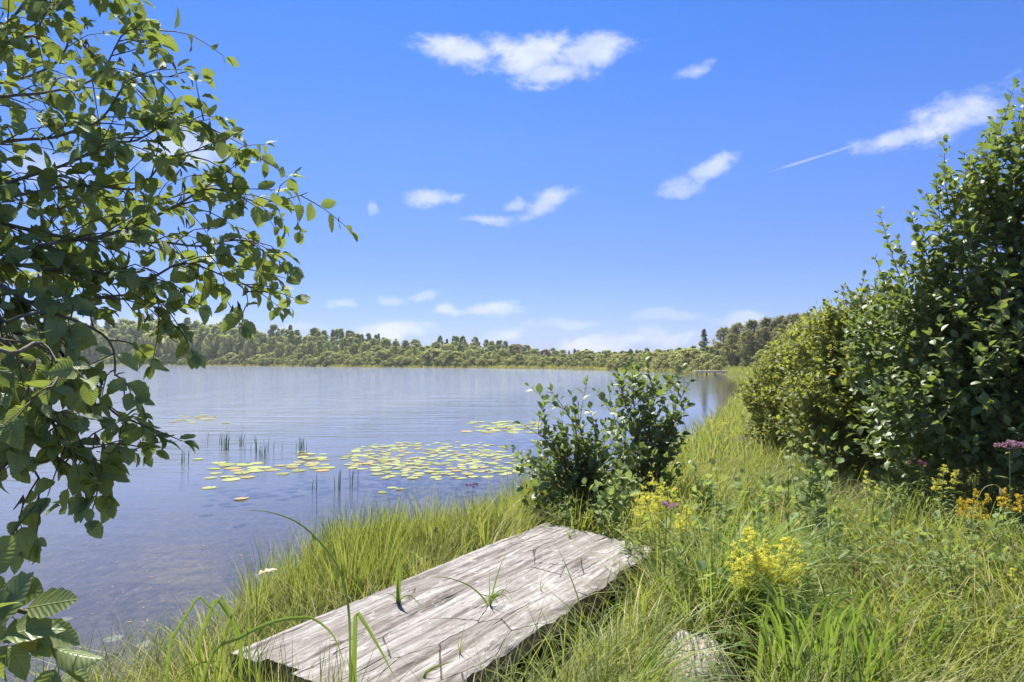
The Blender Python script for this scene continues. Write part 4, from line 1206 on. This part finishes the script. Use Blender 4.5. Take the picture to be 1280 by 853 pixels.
# ------------------------------------------------------------------ alder at the left
trunk_xy = (-2.35, 1.75)
tz = gz(*trunk_xy)
alder = thing('alder_tree', (*trunk_xy, tz), 'alder tree with serrated veined leaves overhanging the water from the left edge', 'tree')
a = Acc()
tr_pts = spline([(trunk_xy[0], trunk_xy[1], tz - .2), (trunk_xy[0] + .03, trunk_xy[1], tz + 1.0), (trunk_xy[0] - .05, trunk_xy[1] + .05, tz + 2.2), (trunk_xy[0] + .1, trunk_xy[1], tz + 3.6)], 16)
tube(a, tr_pts, np.linspace(.085, .03, 16), 10)
a.obj('trunk', M['bark'], alder)
lv = Leaves(T_ALDER); tw = Acc()
LIMBS = [  # photo pixels and depth, from the trunk outwards
    [(-120, 150, 2.0), (0, 62, 2.05), (45, 35, 2.1), (95, 2, 2.1), (150, -25, 2.1)],
    [(-150, 190, 1.9), (-20, 140, 1.95), (70, 110, 2.0), (150, 60, 2.05), (210, 45, 2.1)],
    [(-150, 200, 1.8), (0, 190, 1.85), (90, 155, 1.9), (165, 120, 1.95), (215, 90, 2.0)],
    [(-150, 240, 1.8), (0, 230, 1.8), (110, 190, 1.85), (190, 165, 1.95), (262, 155, 2.0)],
    [(-150, 260, 1.7), (0, 260, 1.75), (120, 230, 1.85), (220, 205, 1.95), (310, 198, 2.05)],
    [(-150, 280, 1.7), (20, 290, 1.75), (150, 275, 1.85), (250, 255, 2.0), (320, 242, 2.1), (376, 238, 2.15)],
    [(-150, 300, 1.6), (0, 310, 1.7), (130, 305, 1.8), (230, 300, 1.95), (300, 305, 2.05), (325, 330, 2.1)],
    [(-150, 320, 1.6), (0, 340, 1.65), (120, 335, 1.75), (220, 340, 1.9), (285, 350, 2.0), (300, 372, 2.0)],
    [(-150, 330, 1.6), (0, 365, 1.6), (100, 372, 1.7), (180, 375, 1.8), (235, 395, 1.9)],
    [(-150, 340, 1.9), (0, 320, 2.1), (100, 270, 2.2), (200, 240, 2.3), (280, 215, 2.3)],
    [(-150, 180, 2.1), (0, 100, 2.3), (80, 60, 2.35), (130, 80, 2.3), (190, 130, 2.3)],
    [(-150, 380, 1.5), (0, 400, 1.55), (70, 420, 1.6), (105, 470, 1.65), (140, 520, 1.65), (178, 535, 1.6)],
    [(-150, 410, 1.4), (0, 450, 1.45), (50, 500, 1.5), (105, 545, 1.5), (145, 572, 1.5)],
    [(-150, 420, 1.4), (-20, 500, 1.4), (40, 540, 1.4), (100, 580, 1.45), (125, 592, 1.45)],
    [(-150, 440, 1.35), (-30, 560, 1.35), (20, 590, 1.35), (40, 622, 1.35)],
    [(-150, 400, 1.45), (0, 420, 1.3), (45, 450, 1.25), (75, 478, 1.25)],
    [(-150, 60, 2.1), (-20, 20, 2.1), (60, -10, 2.1), (120, -30, 2.1)],
    [(-150, 390, 1.35), (-30, 425, 1.35), (30, 470, 1.4), (85, 520, 1.4), (110, 560, 1.4)],
    [(-150, 370, 1.5), (-10, 385, 1.5), (70, 400, 1.55), (130, 440, 1.6), (165, 470, 1.6)],
]
def limb_leaves(pts, twig_step, t_len, leaf, first):
    seg = np.linalg.norm(np.diff(pts, axis=0), axis=1); cum = np.concatenate([[0], np.cumsum(seg)])
    t = cum[-1] * first
    while t < cum[-1]:
        p = np.array([np.interp(t, cum, pts[:, q]) for q in range(3)])
        i_ = min(len(pts) - 2, max(0, int(np.searchsorted(cum, t)) - 1))
        tan = norm(pts[i_ + 1] - pts[i_])
        d = norm(tan * .75 + rng.normal(0, .55, 3) + np.array([.15, -.05, -.08])) * t_len * rng.uniform(.5, 1.3)
        tp = spline([p, p + d * .5 + rng.normal(0, .008, 3), p + d + np.array([0, 0, -.03])], 5)
        tube(tw, tp, np.linspace(.0022, .0010, 5), 4)
        leafy(lv, tp, leaf, .2, .036, -.15, .85, (.05, .95), .010, .1, True)
        t += twig_step * rng.uniform(.6, 1.4)
for L_ in LIMBS:
    ctrl = [at_depth(*q) for q in L_]
    k = int(np.argmin(np.abs(tr_pts[:, 2] - (ctrl[0][2] - .25))))
    pts = spline([tr_pts[k]] + ctrl, 30)
    wv = rng.uniform(0, 6.28, 3); ss = np.linspace(0, 1, 30)
    pts = pts + np.stack([np.sin(ss * 17 + wv[0]) * .012, np.sin(ss * 13 + wv[1]) * .05, np.sin(ss * 15 + wv[2]) * .022 + np.sin(ss * 31 + wv[0]) * .006], 1) * np.minimum(1, ss * 4)[:, None]
    a = Acc(); tube(a, pts, np.linspace(.0075, .0013, 30), 6)
    lv.owner = a.obj('branch', M['bark'], alder)
    low = L_[-1][1] > 460
    limb_leaves(pts, .043 if low else .032, .12 if low else .15, .064 if low else .071, .42 if low else .26)
# low near shoot
ctrl = [at_depth(*q) for q in [(-260, 560, 1.2), (-120, 690, 1.05), (-10, 750, .98), (40, 768, .97), (70, 785, .97)]]
k = int(np.argmin(np.abs(tr_pts[:, 2] - ctrl[0][2])))
pts = spline([tr_pts[k]] + ctrl, 24)
a = Acc(); tube(a, pts, np.linspace(.008, .002, 24), 6); lv.owner = a.obj('branch', M['bark'], alder)
limb_leaves(pts, .10, .05, .085, .86)
for (p0, p1, d0, tn) in [((-12, 792), (38, 716), .95, .9), ((26, 762), (95, 748), .97, .6), ((38, 786), (98, 797), .97, .8), ((20, 775), (-25, 738), .96, .5), ((-5, 800), (62, 772), .94, .95), ((4, 805), (38, 838), .95, .4),
                         ((30, 792), (74, 812), .99, .7), ((-10, 745), (50, 738), .99, .3), ((12, 800), (-4, 856), .93, .9), ((22, 780), (60, 752), 1.0, .2), ((-20, 770), (20, 745), .92, 1.0)]:
    q0, q1 = at_depth(*p0, d0), at_depth(*p1, d0 + rng.uniform(-.03, .03))
    lv.add(q0, q1 - q0, np.array([0, -.55, .85]) + rng.normal(0, .22, 3), float(np.linalg.norm(q1 - q0)) * 1.02, (tn, 0))
q0 = at_depth(22, 790, .955); lv.add(q0, np.array([.5, 0, -.5]), np.array([0, -1., .4]), .035, (.5, 1.0))
# hanging catkins
for _ in range(46):
    L_ = LIMBS[int(rng.integers(len(LIMBS)))]
    q = L_[int(rng.integers(2, len(L_)))]
    p = at_depth(q[0] + rng.normal(0, 18), q[1] + rng.normal(0, 14), q[2])
    for c in range(3):
        e = p + np.array([rng.normal(0, .008), rng.normal(0, .008), -rng.uniform(.015, .032)])
        tube(tw, [p, (p + e) / 2 + [.002, 0, 0], e], [.0008, .0024, .0012], 5)
o = tw.obj('twigs', M['twig'], alder); o['kind'] = 'stuff'
lv.emit(alder, M['alder'], 300)
print('alder leaves', len(lv.p))

# ------------------------------------------------------------------ flowering plants and weeds
def floret_cloud(acc, P, size, tint=(.3, 1)):
    n_ = len(P)
    quads(acc, np.asarray(P), rng.uniform(.7, 1.3, n_) * size, rng.normal(size=(n_, 3)) + np.array([0, -.2, .5]), np.stack([rng.uniform(*tint, n_), rng.uniform(0, .15, n_)], 1))
def goldenrod(x, y, tips, label, material='gold', plume=.22, leaf=.095, lean=None, group=None, fl=.0078, dens=1.0):
    b = np.array([x, y, gz(x, y)])
    t = thing('goldenrod', b, label, 'wildflower', group)
    lv = Leaves(T_LANCE)
    for tip in tips:
        tip = np.asarray(tip, float)
        root = b + np.array([*rng.normal(0, .035, 2), -.03])
        pts = spline([root, root + (tip - root) * np.array([.25, .25, .5]), tip], 12)
        a = Acc(); tube(a, pts, np.linspace(.0042, .0016, 12), 5); lv.owner = a.obj('stem', M['green_stem'], t)
        leafy(lv, pts[:10], leaf, .12, .024, .15, 1.0, (.1, .9), .02, .1, False)
        fa = Acc(); P = []
        ln_ = plume * rng.uniform(.95, 1.4)
        up = norm(pts[-1] - pts[-4])
        for k in range(int(24 * dens)):
            s_ = rng.uniform(0, 1)
            p0 = tip - up * ln_ * (1 - s_) 
            an = rng.uniform(0, 6.28)
            out_ = np.array([math.cos(an), math.sin(an), .55])
            l = ln_ * .42 * (1 - s_ * .8)
            for q in np.linspace(.1, 1, int(20 * dens)):
                P.append(p0 + out_ * l * q + np.array([0, 0, -.5 * l * q * q + rng.uniform(0, .010)]) + rng.normal(0, .003, 3))
            tube(fa, [p0, p0 + out_ * l * .5 + [0, 0, -.12 * l], p0 + out_ * l + [0, 0, -.5 * l]], [.0012, .001, .0006], 3, (.1, 0))
        for q in np.linspace(0, 1, 20): P.append(tip - up * ln_ * .4 * q + rng.normal(0, .004, 3))
        floret_cloud(fa, P, fl)
        fa.obj('flower_plume', M[material], t)['kind'] = 'stuff'
    lv.emit(t, M['weed'], 120, 8)
    return t
def G(bx, by_z, d, pxs, label, **kw):
    p = at_depth(bx, 700, d)
    return goldenrod(p[0], p[1], [at_depth(a_, b_, d + rng.uniform(-.12, .12)) for a_, b_ in pxs], label, **kw)
G(822, 0, 4.9, [(815, 590), (803, 608), (830, 604), (792, 618), (822, 622), (842, 612)], 'yellow goldenrod just past the platform corner, behind the pink flower', plume=.25, dens=1.2)
G(862, 0, 4.7, [(858, 634), (848, 645)], 'small golden goldenrod with two drooping plumes right of the pink flower', plume=.14, material='gold')
G(948, 0, 3.75, [(935, 660), (918, 678), (958, 676), (945, 690), (985, 672), (1000, 690), (992, 712), (912, 705), (968, 700), (925, 700), (950, 712), (978, 716), (1008, 705), (930, 722), (942, 668), (962, 690), (996, 676)], 'largest lemon yellow goldenrod clump standing in the near right grass', plume=.20, dens=1.25)
G(905, 0, 3.9, [(897, 722), (906, 712)], 'short goldenrod stem with pale plumes beside the pale stone', plume=.09, dens=.7)
G(1212, 0, 4.7, [(1200, 622), (1218, 613), (1235, 620)], 'amber goldenrod with flat drooping plumes in the right grass', material='amber', plume=.15)
G(1262, 0, 4.8, [(1255, 612), (1272, 618)], 'amber goldenrod nearest the picture edge', material='amber', plume=.13)
G(1185, 0, 5.3, [(1180, 582), (1195, 588), (1165, 598)], 'greenish goldenrod in bud in front of the tall shrub', plume=.15, dens=.7)
G(1085, 0, 5.2, [(1083, 590), (1096, 605)], 'greenish goldenrod in bud right of the broad-leaved plant', plume=.12, dens=.6)
G(1268, 0, 3.7, [(1265, 712), (1262, 742)], 'slim goldenrod with tiny yellow buds at the right picture edge', plume=.08, dens=.5)
G(895, 0, 9.5, [(885, 520), (900, 525), (912, 518)], 'distant goldenrod among the bank grass before the hedge', plume=.16, dens=.6)

def headed(x, y, tip, heads, label, material, leaf=.13, templates=T_LANCE, nl=.06, stem='wine_stem', r_=.03):
    b = np.array([x, y, gz(x, y)])
    t = thing('pink_wildflower', b, label, 'wildflower')
    tip = np.asarray(tip)
    pts = spline([b + [0, 0, -.03], b + (tip - b) * np.array([.3, .3, .5]), tip], 10)
    a = Acc(); tube(a, pts, np.linspace(.0045, .0022, 10), 6); own_ = a.obj('stem', M[stem], t)
    lv = Leaves(templates); lv.owner = own_
    leafy(lv, pts, leaf, .15, nl, .2, 1.0, (.2, .9), .0, .15, False)
    for hd in range(heads):
        c = tip + np.array([rng.normal(0, r_ * 1.1), rng.normal(0, r_ * .8), rng.uniform(-.5, .6) * r_])
        fa = Acc()
        tube(fa, [tip - [0, 0, .03], c], [.0015, .001], 4, (.2, 0))
        g = norm(rng.normal(size=(60, 3))) * (r_ * .62 * rng.uniform(.3, 1, 60) ** .4)[:, None]
        g[:, 2] *= .7
        floret_cloud(fa, c + g, .008, (0, 1))
        fa.obj('flower_head', M[material], t)
    lv.emit(t, M['weed'], 60, 8)
p = at_depth(829, 700, 4.25)
headed(p[0], p[1], at_depth(834, 632, 4.25), 5, 'tall pink-headed weed standing beside the goldenrod at the platform corner', 'pink', .15, T_LANCE, .075)
p = at_depth(588, 640, 6.9)
headed(p[0], p[1], at_depth(592, 606, 6.9), 4, 'wine-red flower standing over the sedge against the water', 'wine', .10, T_LANCE, .08)
p = at_depth(546, 700, 5.9)
headed(p[0], p[1], at_depth(545, 663, 5.9), 3, 'dark red flower head sunk in the waterside sedge', 'wine', .06, T_LANCE, .1, 'green_stem', .022)
p = at_depth(1262, 640, 4.6)
headed(p[0], p[1], at_depth(1262, 556, 4.6), 7, 'pale pink flower cluster leaning before the tall shrub', 'pink', .10, T_LANCE, .08, 'green_stem', .035)
p = at_depth(985, 640, 5.2)
headed(p[0], p[1], at_depth(985, 582, 5.2), 2, 'small magenta flower left of the broad-leaved plant', 'pink', .08, T_LANCE, .08, 'green_stem', .02)
p = at_depth(930, 560, 8.0)
headed(p[0], p[1], at_depth(930, 548, 8.0), 4, 'faded pink flower in the grass below the low shrubs', 'pink', .08, T_LANCE, .1, 'green_stem', .04)
p = at_depth(1155, 640, 5.4)
headed(p[0], p[1], at_depth(1150, 578, 5.4), 3, 'brownish pink seed head in front of the tall shrub', 'wine', .08, T_LANCE, .1, 'green_stem', .03)

def broad(px, d, tips, label, leaf=.12, step=.06, templates=T_ROUND, material='pale', twigs=2, tint=(.1, .9)):
    p = at_depth(px, 650, d)
    stem_shrub('broad_leaved_weed', p, [at_depth(a_, b_, d + rng.uniform(-.12, .12)) for a_, b_ in tips], leaf, templates, material, label, 'weed', twigs, step, 'green_stem', .005, 120, .12, tint, .03, .25)
broad(1010, 5.1, [(1000, 532), (1015, 545), (1040, 548), (985, 560), (1028, 570), (1055, 565), (1005, 580)], 'tall broad-leaved weed rising alone from the right bank grass', .10)
broad(765, 5.7, [(752, 592), (775, 585), (790, 600), (762, 620), (745, 610), (783, 625)], 'pale round-leaved weed in front of the leafy shrubs', .11)
broad(880, 5.9, [(870, 590), (890, 583), (905, 600), (880, 610)], 'low broad-leaved weed right of the first goldenrod', .10)
broad(715, 5.9, [(690, 640), (712, 632), (735, 640), (700, 650)], 'low green weed crowding the far end of the platform', .085, .04, T_LANCE, 'weed', 4)
broad(800, 5.0, [(790, 668), (810, 650), (825, 665), (780, 655), (840, 680)], 'narrow-leaved weed growing over the platform corner', .09, .035, T_LANCE, 'weed', 4)
broad(940, 4.9, [(930, 618), (948, 628), (960, 612)], 'low leafy weed behind the largest goldenrod clump', .09, .05, T_ROUND, 'weed', 2)
broad(1240, 4.5, [(1225, 645), (1250, 640), (1270, 655)], 'leafy weed under the amber goldenrods', .09, .04, T_LANCE, 'weed', 3)
broad(1130, 4.9, [(1120, 612), (1140, 605), (1155, 620), (1105, 625)], 'feathery leafy weed between the budding goldenrods', .08, .03, T_LANCE, 'weed', 4)
broad(850, 4.0, [(838, 700), (858, 690), (872, 705), (825, 720)], 'leafy weed between the platform corner and the pale stone', .085, .03, T_LANCE, 'weed', 3)
broad(985, 3.5, [(960, 760), (985, 745), (1010, 760), (940, 775), (1000, 785)], 'narrow-leaved greenery under the largest goldenrod clump', .085, .028, T_LANCE, 'weed', 4)
broad(1170, 3.4, [(1150, 760), (1175, 745), (1200, 765)], 'small narrow-leaved weed in the near right grass', .08, .03, T_LANCE, 'weed', 3)
broad(1090, 4.2, [(1075, 668), (1095, 655), (1115, 672)], 'coarse leafy weed in the matted grass right of the largest goldenrod', .10, .035, T_LANCE, 'weed', 4)
broad(1205, 3.9, [(1190, 690), (1215, 680), (1230, 700)], 'coarse leafy weed below the amber goldenrods', .10, .035, T_LANCE, 'weed', 4)
broad(1030, 4.4, [(1020, 640), (1040, 632), (1050, 650)], 'leafy weed below the tall broad-leaved weed', .10, .035, T_LANCE, 'weed', 4)
broad(905, 4.7, [(895, 640), (915, 632), (925, 648)], 'leafy weed between the two yellow goldenrods', .10, .035, T_LANCE, 'weed', 4)
broad(870, 3.3, [(905, 800), (925, 790), (915, 815)], 'dark leafy weed just right of the pale stone', .08, .03, T_LANCE, 'weed', 3)
broad(1250, 3.2, [(1230, 790), (1255, 775), (1270, 800)], 'leafy weed in the lower right corner grass', .09, .03, T_LANCE, 'weed', 4)
for k in range(120):
    px_, py_ = rng.uniform(850, 1270), rng.uniform(600, 760)
    d = 853 * 1.35 / (py_ - 450)
    p = at_depth(px_, py_, d)
    if on_platform(p[0], p[1], .1): continue
    t = stem_shrub('leafy_weed', p, [p + np.array([rng.normal(0, .08), rng.normal(0, .08), rng.uniform(.05, .20)]) for _ in range(2)], rng.uniform(.07, .11), T_LANCE if k % 3 else T_ROUND, 'weed' if k % 2 else 'pale', 'small leafy weed stem half buried in the right bank grass', 'weed', 1, .03, 'green_stem', .003, 0, .1)
    t['group'] = 'small weeds in the bank grass'
# leafy sprig at the lower left corner
p = at_depth(62, 840, 2.0)
stem_shrub('leafy_sprig', p, [at_depth(70, 800, 1.95), at_depth(55, 815, 2.0)], .035, T_LANCE, 'weed', 'small narrow-leaved sprig below the lowest alder leaves', 'weed', 2, .014, 'green_stem', .003, 60, .08)

# ------------------------------------------------------------------ broad blades
def blade_plant(name, label, base, specs, material, cat='sedge', side=None, fold=.35):
    b = np.array([base[0], base[1], gz(base[0], base[1])])
    t = thing(name, b, label, cat)
    for (ctrl, w, tint) in specs:
        a = Acc(); ribbon(a, ctrl, w * .8, 26, tint, fold, side, 3.0, 1.0 if len(ctrl) < 8 and w > .014 else 0.0); a.obj('blade', M[material], t)
    return t
def px3(*q): return [at_depth(*k) for k in q]
bb = at_depth(275, 853, 2.95); zb = gz(bb[0], bb[1])
def foot(px, d, dz=0):
    p = at_depth(px, 860, d); return np.array([p[0], p[1], gz(p[0], p[1]) - .02])
blade_plant('bent_sedge', 'broad sedge with sharply bent blades at the near platform corner', bb, [
    ([foot(240, 3.0)] + px3((250, 800, 3.0), (271, 746, 3.0), (290, 775, 2.95), (306, 835, 2.95)), .028, (.95, .12)),
    ([foot(200, 3.0)] + px3((214, 800, 3.0), (249, 744, 3.0), (275, 772, 3.0), (292, 810, 3.0)), .022, (.8, .05)),
    ([foot(252, 2.9)] + px3((282, 785, 2.9), (308, 737, 2.9)), .028, (.95, .18)),
    ([foot(240, 2.85)] + px3((262, 825, 2.85), (300, 772, 2.85)), .018, (.9, .40)),
    ([foot(300, 2.9)] + px3((302, 800, 2.9), (278, 745, 2.9), (262, 765, 2.95), (250, 800, 3.0)), .022, (.25, 0)),
    ([foot(312, 2.9)] + px3((312, 790, 2.9), (309, 722, 2.9)), .015, (.3, 0)),
    ([foot(318, 2.85)] + px3((324, 840, 2.85), (325, 822, 2.85)), .022, (.1, 0)),
    ([foot(278, 2.9)] + px3((281, 830, 2.9), (276, 775, 2.9)), .020, (.95, .45)),
    ([foot(230, 2.8)] + px3((262, 825, 2.8), (300, 797, 2.85), (340, 778, 2.88), (375, 772, 2.9), (395, 775, 2.9), (420, 800, 2.9), (436, 853, 2.9)), .020, (.6, .1)),
    ([foot(190, 2.9)] + px3((225, 845, 2.9), (250, 828, 2.9), (285, 826, 2.9)), .018, (.6, .05)),
], 'lush', fold=.5)
bb = at_depth(445, 870, 2.75)
blade_plant('tall_sedge', 'tall folded green sedge blades in front of the platform', bb, [
    ([foot(443, 2.75)] + px3((443, 830, 2.75), (444, 790, 2.75), (445, 762, 2.75), (460, 785, 2.75), (480, 820, 2.75), (498, 856, 2.75)), .028, (.5, 0)),
    ([foot(436, 2.75)] + px3((438, 800, 2.8), (430, 730, 2.9), (410, 690, 3.0), (375, 655, 3.1), (335, 640, 3.2), (300, 638, 3.3)), .013, (.45, 0)),
], 'lush', fold=.5)
# stubs standing up through gaps of the platform
def through(px, py, specs, name, label, cat='grass'):
    p = at_height(px, py, PT)
    t = thing(name, (p[0], p[1], gz(p[0], p[1])), label, cat)
    for (offs, w, tint) in specs:
        a = Acc()
        z0 = gz(p[0], p[1])
        ribbon(a, [np.array([p[0], p[1], z0]), p + [0, 0, -.02]] + [p + np.array(o_) for o_ in offs], w, 16, tint, .5)
        a.obj('blade', M['lush'], t)
through(498, 753, [([(.005, 0, .12), (.015, .01, .25), (.035, .02, .345)], .032, (.55, .02)), ([(-.008, .01, .10), (-.002, .01, .22), (.05, .03, .33), (.075, .03, .31)], .020, (.8, .1)),
                   ([(.06, -.03, .05), (.13, -.10, .03), (.20, -.20, .015)], .012, (.8, .3)), ([(-.05, 0, .05), (-.12, -.03, .03)], .010, (.9, .4))], 'sedge_shoot', 'upright cut sedge shoot standing through the middle of the platform')
through(612, 757, [([(.00, 0, .10), (.0, 0, .22)], .012, (.4, 0)), ([(.03, 0, .12), (.07, .02, .24), (.11, .04, .30)], .012, (.5, 0)), ([(.05, 0, .08), (.11, -.02, .08), (.14, -.10, .02)], .010, (.6, .1)),
                   ([(-.10, .03, .09), (-.25, .08, .13), (-.42, .12, .12)], .013, (.45, 0)), ([(.01, -.02, .06), (.0, -.06, .03), (.01, -.12, .01)], .009, (.7, .2)), ([(.04, .02, .05), (.10, .03, .10), (.07, .05, .19)], .009, (.5, 0)),
                   ([(.02, .02, .05), (.05, .0, .06), (.09, -.05, .03)], .014, (.2, 0)), ([(.03, .02, .04), (.08, .02, .05), (.12, .0, .02)], .014, (.15, 0)), ([(.0, .02, .04), (.03, -.03, .05), (.06, -.08, .02)], .014, (.2, 0))],
        'grass_tuft', 'small grass tuft sprouting from a crack in the platform')
through(712, 672, [([(.0, 0, .05), (.01, 0, .11)], .012, (.5, 0)), ([(-.02, 0, .04), (-.035, 0, .06)], .010, (.5, 0)), ([(.02, 0, .03), (.03, 0, .07)], .010, (.6, 0))], 'grass_tuft', 'tiny green sprout near the far end of the platform')
through(575, 817, [([(.01, 0, .08), (.03, 0, .16)], .007, (.6, .1)), ([(-.01, 0, .06), (.0, 0, .12)], .006, (.6, .1)), ([(.02, 0, .06), (.06, 0, .11)], .006, (.7, .2))], 'grass_tuft', 'wispy pale grass near the platform front edge')
through(676, 738, [([(.0, 0, .05), (.02, 0, .10), (.08, .02, .15)], .006, (.8, .2)), ([(.02, 0, .04), (.08, .0, .09)], .006, (.8, .2))], 'grass_tuft', 'wispy curved grass right of the middle platform tuft')
through(530, 845, [([(.03, 0, .03), (.08, .02, .04), (.14, .05, .05)], .018, (.8, .3)), ([(.02, 0, .02), (.06, 0, .03)], .016, (.8, .2))], 'grass_tuft', 'flat yellowish blade lying on the near platform planks')

# lush clump of broad blades at the lower right
bb = at_depth(1050, 860, 3.0)
zc = gz(bb[0], bb[1])
t = thing('broad_grass_clump', (bb[0], bb[1], zc), 'bright green clump of broad upright blades at the lower picture edge', 'grass')
for _ in range(150):
    r0 = np.array([bb[0] + rng.normal(0, .19), bb[1] + rng.normal(0, .14), 0]); r0[2] = gz(r0[0], r0[1]) - .02
    an = rng.uniform(0, 6.28); h = rng.uniform(.34, .68); l = rng.uniform(.05, .22)
    e = np.array([math.cos(an), math.sin(an), 0])
    a = Acc()
    ribbon(a, [r0, r0 + e * l * .25 + [0, 0, h * .5], r0 + e * l * .7 + [0, 0, h * .85], r0 + e * l * 1.25 + [0, 0, h * rng.uniform(.8, 1.0)]], rng.uniform(.012, .021), 8, (rng.uniform(0, .9), 0 if rng.uniform() > .06 else .5), .4, taper=2.5)
    a.obj('blade', M['lush'], t)
bb = at_depth(1180, 600, 5.2)
t = thing('arching_grass_clump', (bb[0], bb[1], gz(bb[0], bb[1])), 'long curved grass blades arching before the tall dark shrub', 'grass')
for q in range(26):
    bx_ = rng.choice([1085, 1130, 1180, 1235]) + rng.normal(0, 12)
    dd = 5.2 + rng.normal(0, .12)
    p0 = at_depth(bx_, 600, dd); r0 = np.array([p0[0], p0[1], gz(p0[0], p0[1]) - .02])
    h = rng.uniform(.35, .78); l = rng.uniform(-.15, .55); e = np.array([1, rng.normal(0, .4), 0])
    a = Acc(); ribbon(a, [r0, r0 + e * l * .12 + [0, 0, h * .55], r0 + e * l * .5 + [0, 0, h * .95], r0 + e * l * 1.0 + [0, 0, h * rng.uniform(.7, 1.0)]], rng.uniform(.007, .013), 14, (rng.uniform(.1, .8), rng.uniform(0, .3)), .3); a.obj('blade', M['grass'], t)
# pale hooked dry stalks
for (pts_, lab) in [([(1193, 720, 4.2), (1200, 680, 4.2), (1215, 640, 4.2), (1228, 612, 4.2), (1242, 606, 4.2), (1250, 610, 4.2)], 'pale hooked dry stalk before the amber goldenrod'),
                    ([(915, 680, 4.6), (920, 640, 4.6), (927, 620, 4.6), (940, 615, 4.6), (946, 622, 4.6)], 'pale hooked dry stalk with white seed tip behind the largest goldenrod')]:
    w_ = px3(*pts_); g0 = np.array([w_[0][0], w_[0][1], gz(w_[0][0], w_[0][1]) - .02])
    t = thing('dry_stalk', g0, lab, 'stalk')
    a = Acc(); tube(a, spline([g0] + w_, 18), np.linspace(.003, .0018, 18), 5, (.5, .8)); a.obj('stem', M['grass'], t)
    a = Acc(); e = w_[-1]; tube(a, spline([e, e + [.004, 0, -.02], e + [.002, 0, -.055]], 6), [.002, .006, .008, .007, .005, .001], 6); a.obj('seed_head', M['dry_leaf'], t)
# upright reed-like weed at the water edge left of the shrub
bb = at_depth(628, 640, 7.0)
t = thing('reed_grass', (bb[0], bb[1], gz(bb[0], bb[1])), 'upright yellow-green reeds at the water edge left of the leafy shrub', 'reeds')
for _ in range(16):
    r0 = np.array([bb[0] + rng.normal(0, .13), bb[1] + rng.normal(0, .1), 0]); r0[2] = gz(r0[0], r0[1]) - .02
    h = rng.uniform(.35, .85); l = rng.normal(0, .08, 2)
    a = Acc(); ribbon(a, [r0, r0 + [l[0] * .3, l[1] * .3, h * .5], r0 + [l[0], l[1], h]], rng.uniform(.010, .02), 8, (rng.uniform(.5, 1), rng.uniform(0, .4)), .3); a.obj('blade', M['sedge'], t)

# ------------------------------------------------------------------ stone and dry leaf
p = STONE
a = Acc(); nu, nv = 22, 12
th, ph = np.meshgrid(np.linspace(0, 2 * math.pi, nu, endpoint=False), np.linspace(0, math.pi * .62, nv))
rr = 1 + .10 * np.sin(th * 3 + 1) * np.sin(ph) + .07 * np.sin(th * 5 + ph * 6) + .05 * np.sin(th * 9 - ph * 4)
zg = gz(p[0], p[1])
V = np.stack([p[0] + .19 * rr * np.sin(ph) * np.cos(th), p[1] + .30 * rr * np.sin(ph) * np.sin(th), zg - .02 + .26 * rr * np.cos(ph)], -1).reshape(-1, 3)
jj, ii = np.meshgrid(np.arange(nv - 1), np.arange(nu), indexing='ij')
k = (jj * nu + ii).ravel(); k2 = (jj * nu + (ii + 1) % nu).ravel()
a.add(V, np.stack([k, k + nu, k2 + nu, k2], 1))
tag(a.obj('stone', M['stone'], at=(p[0], p[1], zg)), 'pale lichen-dry stone half buried in the grass', 'stone')
p = at_depth(318, 722, 4.05)
a = Acc()
v, f, uv = leaf_template(8, .60, .5, .22, .30, .15, .1, .04, seed=77)
Rm = np.array(Euler((.55, -.15, -1.3)).to_matrix())
a.add(p + (v * .13) @ Rm.T, f, uv)
zg = gz(p[0], p[1])
dl = thing('dry_leaf', (p[0], p[1], zg), 'curled tan dead leaf caught on grass beyond the bent sedge', 'leaf')
a.obj('blade', M['dry_leaf'], dl)
a = Acc(); tube(a, spline([(p[0] + .02, p[1], zg - .02), (p[0] + .015, p[1], (zg + p[2]) / 2), p + [0.01, .0, .0]], 6), np.linspace(.004, .002, 6), 5, (.7, .2)); a.obj('stem', M['sedge'], dl)

# ------------------------------------------------------------------ haze volume added to lighten the dark far trees
hm = bpy.data.materials.new('added_haze'); hm.use_nodes = True
ht = hm.node_tree; ht.nodes.clear()
pv = N(ht, 'ShaderNodeVolumePrincipled')
pv.inputs['Color'].default_value = (.93, .95, 1.0, 1)
pv.inputs['Density'].default_value = .00030
pv.inputs['Anisotropy'].default_value = .1
ho = N(ht, 'ShaderNodeOutputMaterial'); wire(ht, pv.outputs[0], ho.inputs['Volume'])
a = Acc(); box(a, (0, 5, 12.0), (1240, 1240, 32.0))
tag(a.obj('haze', hm, smooth=False), 'thin pale haze volume added to lighten the far shore', 'haze', kind='stuff')
